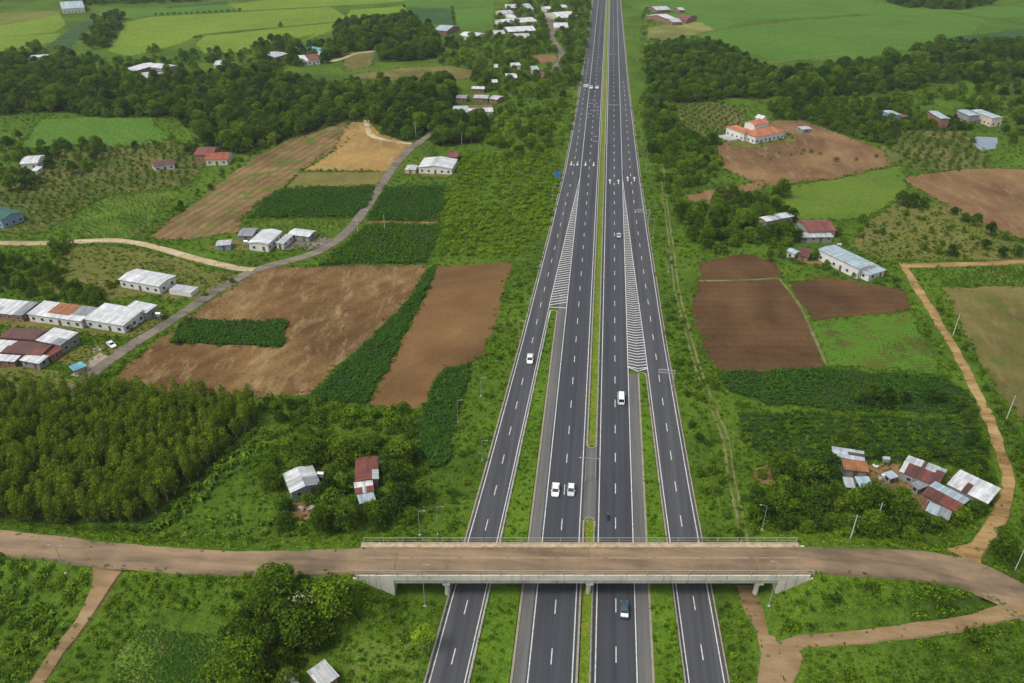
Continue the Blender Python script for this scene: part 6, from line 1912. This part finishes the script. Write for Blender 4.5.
grow(SH, [(550, 265), (535, 310), (515, 360), (495, 420), (475, 480), (455, 530), (425, 530), (440, 470), (470, 400), (500, 310), (520, 262)], 4.2, (.4, .95), 'shrub on the weedy verge left of the left ramp', 'shrubs on the left verge', [1, 1, 0], keep=.7)
# embankment island at the east end of the overpass
for px, py, s in ((856, 606, 1.5), (868, 612, 1.3), (848, 618, 1.4), (870, 590, 1.0), (935, 598, 1.6), (948, 600, 1.5), (925, 600, 1.2), (958, 602, 1.2), (978, 588, .9), (800, 610, 1.2), (815, 605, 1.1), (835, 600, 1.0), (790, 618, 1.0), (828, 622, .9), (880, 605, 1.0), (970, 640, 1.5), (978, 646, 1.3), (985, 632, 1.1), (912, 640, .9), (932, 648, 1.0), (1005, 630, .9)):
    one(SH, px, py, s, 'bush on the grassy bank beside the lower side road', 'bushes beside the side road', [0, 1, 2][int(RNG.integers(3))])
grow(SH, [(775, 600), (820, 590), (860, 600), (880, 618), (830, 628), (790, 625)], 3.0, (.4, .8), 'low shrub on the east abutment slope', 'low shrubs on the abutment slope', [1, 0])
grow(SH, [(800, 655), (900, 640), (1000, 628), (1060, 640), (1060, 720), (800, 720)], 3.6, (.4, .9), 'low shrub in the green corner at the lower right', 'low shrubs at the lower right', [1, 1, 0], keep=.7)
grow(SH, [(712, 590), (745, 592), (762, 640), (764, 690), (735, 690)], 3.0, (.35, .7), 'low shrub between the right ramp and the brown track', 'low shrubs by the brown track', keep=.8)

# crops in rows
rows('crop', None, .55, .85, math.radians(58), (1.0, 1.5), P_MID)
rows('crop', None, .55, .85, math.radians(70), (1.0, 1.5), P_RIGHT)
rows('crop', None, .65, .9, math.radians(5), (1.0, 1.5), P_INSET)
rows('crop', None, .9, 1.1, math.radians(8), (1.1, 1.6), P_N1)
rows('crop_light', None, 1.1, 1.3, math.radians(8), (.7, 1.1), P_N2)
rows('crop', None, .9, 1.1, math.radians(4), (1.1, 1.6), P_E1)
rows('crop_light', None, .9, 1.1, math.radians(4), (1.1, 1.6), P_E2)
rows('crop', None, 1.3, 2.0, math.radians(60), (.8, 1.3), P_CAS)
rows('crop', None, .4, .5, math.radians(20), (.35, .6), P_FRONT)
rows('crop_light', None, 1.1, 1.6, math.radians(8), (.3, .6), P_R3)
rows('crop', None, .8, 1.0, math.radians(7), (.9, 1.35), P_R4)
rows('crop_light', None, 1.6, 2.0, math.radians(7), (.9, 1.3), P_R4)
rows('crop_light', None, 1.8, 2.2, math.radians(8), (1.0, 1.5), P_N1)
rows('cassava', None, .95, 2.1, math.radians(9), (.8, 1.25), P_R5)
rows('crop_light', None, 1.0, 1.3, math.radians(5), (.8, 1.3), P_R6)
rows('crop_light', None, .8, .9, math.radians(15), (.35, .6), [G(x, y)[:2] for x, y in ((798, 690), (820, 672), (870, 660), (960, 655), (1024, 668), (1040, 720), (800, 720))])


# weeds and grass on all open ground, thinner and coarser with distance
def cover(kind, x0, x1, y0, y1, spacing, sc, keepf=1.0, var=None, poly=None, z=None):
    X, Y = np.meshgrid(np.arange(x0, x1, spacing), np.arange(y0, y1, spacing))
    X = X.ravel() + RNG.uniform(-.5, .5, X.size) * spacing
    Y = Y.ravel() + RNG.uniform(-.5, .5, Y.size) * spacing
    if poly is not None:
        ok = pip(X, Y, poly)
    else:
        ok = ~occupied(X, Y) & ~occupied(X, Y, NOWEED)
    px, py = PX(X, Y)
    ok &= (px > -90) & (px < 1114) & (py > -10) & (py < 770)
    # patchy: clumps follow a smooth pattern
    f = .5 + .25 * (np.sin(X * .11 + 2 * np.sin(Y * .05)) + np.sin(Y * .13 + 1.7 * np.sin(X * .07)))
    ok &= RNG.random(X.size) < keepf * (.35 + .9 * f)
    X, Y = X[ok], Y[ok]
    Zs = ground_h(X, Y) if z is None else np.full(len(X), z)
    vs = var or list(range(len(PR[kind])))
    for x, y, zz in zip(X, Y, Zs):
        ITEMS[kind].append((x, y, zz - .03, RNG.uniform(*sc), RNG.uniform(0, 6.28), vs[RNG.integers(len(vs))], None, None))


cover('weed', -190, 160, 70, 215, 1.1, (.45, 1.1), .85)
cover('grass', -190, 160, 70, 215, .62, (.6, 1.15), .9)
cover('weed', -260, 260, 215, 330, 1.7, (.6, 1.35), .8)
cover('grass', -260, 260, 215, 330, 1.0, (.7, 1.4), .8)
cover('weed', -420, 380, 330, 520, 2.8, (.8, 1.7), .8)
cover('grass', 0, 4, 30, 420, .55, (.4, .8), 1.0, [1, 2], [(2.0, 30), (3.8, 30), (3.8, 135), (2.0, 135)], .3)
cover('grass', 0, 4, 30, 420, .6, (.4, .8), 1.0, [1, 2], [(2.0, 164), (3.7, 164), (3.7, 400), (2.0, 400)], .3)
for poly in BORDERS:
    for (xa, ya), (xb, yb) in zip(poly, poly[1:] + poly[:1]):
        px, py = PX(xa, ya)
        if not (-40 < px < 1064 and 60 < py < 700):
            continue
        for _ in range(3 if ya < 330 else 2):
            t = RNG.random()
            x, y = xa + (xb - xa) * t + RNG.normal(0, .8), ya + (yb - ya) * t + RNG.normal(0, .8)
            j_ = (np.floor(y).astype(int) - OY0, np.floor(x).astype(int) - OX0)
            if ROADS[j_]:
                continue
            kd_ = 'weed' if RNG.random() < .7 else 'grass'
            ITEMS[kd_].append((x, y, gh(x, y), RNG.uniform(.35, 1.15) * (1 if ya < 300 else 1.4), RNG.uniform(0, 6.28), int(RNG.integers(2)), None, None))
for pe, pc in EDGES:
    px, py = PX(pe.x, pe.y)
    if not (-40 < px < 1064 and 100 < py < 720):
        continue
    out = (pe - pc)
    out.z = 0
    out.normalize()
    for _ in range(5):
        d_ = RNG.normal(.15, .45)
        x, y = pe.x + out.x * d_ - out.y * RNG.uniform(-2, 2), pe.y + out.y * d_ + out.x * RNG.uniform(-2, 2)
        ITEMS['grass' if RNG.random() < .65 else 'weed'].append((x, y, pe.z - .08, RNG.uniform(.25, .7), RNG.uniform(0, 6.28), int(RNG.integers(2)), None, None))
for fp in (F_TAN,):
    cover('weed', -130, 10, 170, 300, 3.0, (.2, .6), .25, [0, 1], fp, .05)
for isl in (ISL_L, ISL_R):
    cover('grass', -30, 30, 60, 240, .7, (.5, .95), 1.0, None, isl, .24)
    cover('weed', -30, 30, 60, 240, 2.2, (.3, .6), .5, [1, 2], isl, .24)


# ------------------------------------------------------------------ plants: objects
def scatter_group(protos):
    """one node tree per plant kind: an instance of one of the kind's meshes on every point"""
    ng = bpy.data.node_groups.new('plant_scatter', 'GeometryNodeTree')
    ng.interface.new_socket('Geometry', in_out='INPUT', socket_type='NodeSocketGeometry')
    ng.interface.new_socket('Geometry', in_out='OUTPUT', socket_type='NodeSocketGeometry')
    N = ng.nodes.new
    gi, go = N('NodeGroupInput'), N('NodeGroupOutput')
    inst = N('GeometryNodeInstanceOnPoints')
    ng.links.new(gi.outputs[0], inst.inputs['Points'])
    join = N('GeometryNodeJoinGeometry')
    for o in reversed(protos):                 # the last link comes first in the joined list
        oi = N('GeometryNodeObjectInfo')
        oi.inputs['Object'].default_value = o
        oi.inputs['As Instance'].default_value = True
        ng.links.new(oi.outputs['Geometry'], join.inputs[0])
    ng.links.new(join.outputs[0], inst.inputs['Instance'])
    inst.inputs['Pick Instance'].default_value = True

    def attr(nm, tp):
        a = N('GeometryNodeInputNamedAttribute')
        a.data_type = tp
        a.inputs[0].default_value = nm
        return a.outputs[0]
    ng.links.new(attr('variant', 'INT'), inst.inputs['Instance Index'])
    ng.links.new(attr('plant_scale', 'FLOAT_VECTOR'), inst.inputs['Scale'])
    er = N('FunctionNodeEulerToRotation')
    ng.links.new(attr('turn', 'FLOAT_VECTOR'), er.inputs[0])
    ng.links.new(er.outputs[0], inst.inputs['Rotation'])
    ng.links.new(inst.outputs[0], go.inputs[0])
    return ng


NGS = {}


def stuff(name, kind, items, label):
    if not items:
        return
    if kind not in NGS:
        ps = []
        for p in PR[kind]:
            ps.append(bpy.data.objects.new('plant_source', p.full))
        NGS[kind] = scatter_group(ps)
    A = np.array([it[:6] for it in items], float)
    me = bpy.data.meshes.new('mesh')
    me.vertices.add(len(A))
    me.vertices.foreach_set('co', A[:, :3].ravel())
    a = me.attributes.new('variant', 'INT', 'POINT')
    a.data.foreach_set('value', A[:, 5].astype(np.int32))
    n = len(A)
    t = me.attributes.new('turn', 'FLOAT_VECTOR', 'POINT')
    t.data.foreach_set('vector', np.stack([RNG.normal(0, .06, n), RNG.normal(0, .06, n), A[:, 4]], 1).ravel())
    sc = me.attributes.new('plant_scale', 'FLOAT_VECTOR', 'POINT')
    hv = RNG.uniform(.85, 1.15, n)
    sc.data.foreach_set('vector', np.stack([A[:, 3], A[:, 3], A[:, 3] * hv], 1).ravel())
    me.update()
    o = link(name, me)
    m = o.modifiers.new('plants', 'NODES')
    m.node_group = NGS[kind]
    tag(o, label, kind='stuff')


def plant(kind, it, parts):
    x, y, z, s, t, v, label, group = it
    p = PR[kind][v]
    hv = random.uniform(.88, 1.12)
    if parts and p.trunk:
        r = empty(kind, (x, y, z), t)
        r.scale = (s, s, s * hv)
        link('crown', p.crown, None, r)
        link('trunk', p.trunk, None, r)
    else:
        r = link(kind, p.full)
        r.location, r.rotation_euler, r.scale = (x, y, z), (0, 0, t), (s, s, s * hv)
    tag(r, label, 'banana plant' if kind == BN else 'tree' if 'tree' in kind else 'bush', group)


ORD = ['first', 'second', 'third', 'fourth', 'fifth', 'sixth', 'seventh', 'eighth', 'ninth', 'tenth', 'eleventh', 'twelfth', 'thirteenth', 'fourteenth', 'fifteenth', 'sixteenth', 'seventeenth', 'eighteenth', 'nineteenth', 'twentieth', 'twenty-first', 'twenty-second', 'twenty-third', 'twenty-fourth']
SIZE = {BT: 7.0, PT: 8.5, SH: 2.2, OB: 2.0, BN: 2.6}
LIMIT = {BT: 300, PT: 300, SH: 300, OB: 290, BN: 290}
MASS = {BT: ('far_wood', 'far trees of the woods and village gardens beyond the nearer trees'), PT: ('plantation_wood', 'remaining slender trees of the dense plantation'), SH: ('far_scrub', 'low scrub further off along fields and verges'),
        OB: ('far_orchard', 'distant orchard bushes'), BN: ('far_banana_stand', 'remaining banana plants')}
for kd in (BT, PT, SH, OB, BN):
    its = ITEMS[kd]
    sc_ = []
    for it in its:
        px, py = PX(it[0], it[1], SIZE[kd] * it[3] * .7)
        inside = -5 < px < 1029 and -2 < py < 684
        sc_.append(SIZE[kd] * it[3] / math.hypot(it[0], it[1]) if inside and it[6] else 0)
    order = np.argsort(-np.array(sc_))
    near = [i for i in order[:LIMIT[kd]] if sc_[i] > 0]
    by = {}
    for i in near:
        by.setdefault(its[i][6], []).append(i)
    for lb, ids in by.items():
        if 2 <= len(ids) <= len(ORD):           # few enough to count: say which one, from the left
            ids.sort(key=lambda i: float(PX(its[i][0], its[i][1])[0]))
            for n, i in enumerate(ids):
                its[i] = its[i][:6] + (lb + (', leftmost' if n == 0 else ', rightmost' if n == len(ids) - 1 else ', %s from the left' % ORD[n]),) + its[i][7:]
    ns = set(near)
    for i in near:
        plant(kd, its[i], True)
    stuff(MASS[kd][0], kd, [it for i, it in enumerate(its) if i not in ns], MASS[kd][1])
stuff('weed_cover', 'weed', ITEMS['weed'], 'leafy weeds covering the open ground')
stuff('grass_cover', 'grass', ITEMS['grass'], 'long grass on verges, islands and open ground')
stuff('crop_plants', 'crop', ITEMS['crop'], 'dark green crop plants standing in rows')
stuff('crop_plants', 'crop_light', ITEMS['crop_light'], 'lighter green crop plants standing in rows')
stuff('crop_plants', 'cassava', ITEMS['cassava'], 'leafy bushy crop in rows at the right')
print('PLANTS', {kd: len(v) for kd, v in ITEMS.items()})

# the single light green umbrella tree beside the left ramp
rng = np.random.default_rng(5)
v, f = crown_cards(rng, [((-.8, 0, 5.0), (2.4, 2.4, 1.3)), ((.3, .4, 4.9), (1.5, 1.5, 1.0)), ((-1.6, -.5, 4.9), (1.5, 1.5, 1.0))], 70, .42)
x, y, z = GH(429, 652)
r = empty('umbrella_tree', (x, y, z))
link('crown', raw(v, f, 'leaf_bright'), None, r)
MB().tube([(0, 0, -.2), (.1, 0, 2), (-.5, 0, 4.6)], [.14, .11, .08], 7).build('trunk', 'pale_bark', r)
tag(r, 'single light green round headed tree beside the left ramp', 'tree')
# flowering tree tops, pale blossom among the leaves
for px, py, s, lb in ((308, 622, 1.0, 'pale flowering tree top in the foreground grove'), (98, 296, .55, 'white flowering tree beside the lone white house'), (62, 250, .5, 'pale flowering tree at the cream path')):
    x, y, z = GH(px, py)
    rng = np.random.default_rng(int(px))
    p = PR[BT][0]
    r = empty('flowering_tree', (x, y, z))
    r.scale = (s * 1.2,) * 3
    link('crown', p.crown, None, r)
    link('trunk', p.trunk, None, r)
    v, f = crown_cards(rng, [((-.8, -.4, 5.6), (1.4, 1.4, 1.1)), ((.8, .5, 5.4), (1.2, 1.2, 1.0))], 26, .34, (.9, 1.15))
    link('blossom', raw(v, f, 'blossom'), None, r)
    tag(r, lb, 'tree')

# ------------------------------------------------------------------ air
hz = MB().box((0, 2500, -4), (32000, 32000, 142))
ho = obj('haze', hz.v, hz.f, None)
q = NT('haze_air')
vol = q.n('VolumePrincipled', Color=(.86, .92, 1.0, 1), Density=.00007, Anisotropy=.2)
oo = q.n('OutputMaterial')
q.t.links.new(vol.outputs[0], oo.inputs['Volume'])
ho.data.materials.append(q.m)
tag(ho, 'thin pale haze lying over the far fields', kind='stuff')
S.cycles.volume_bounces = 0
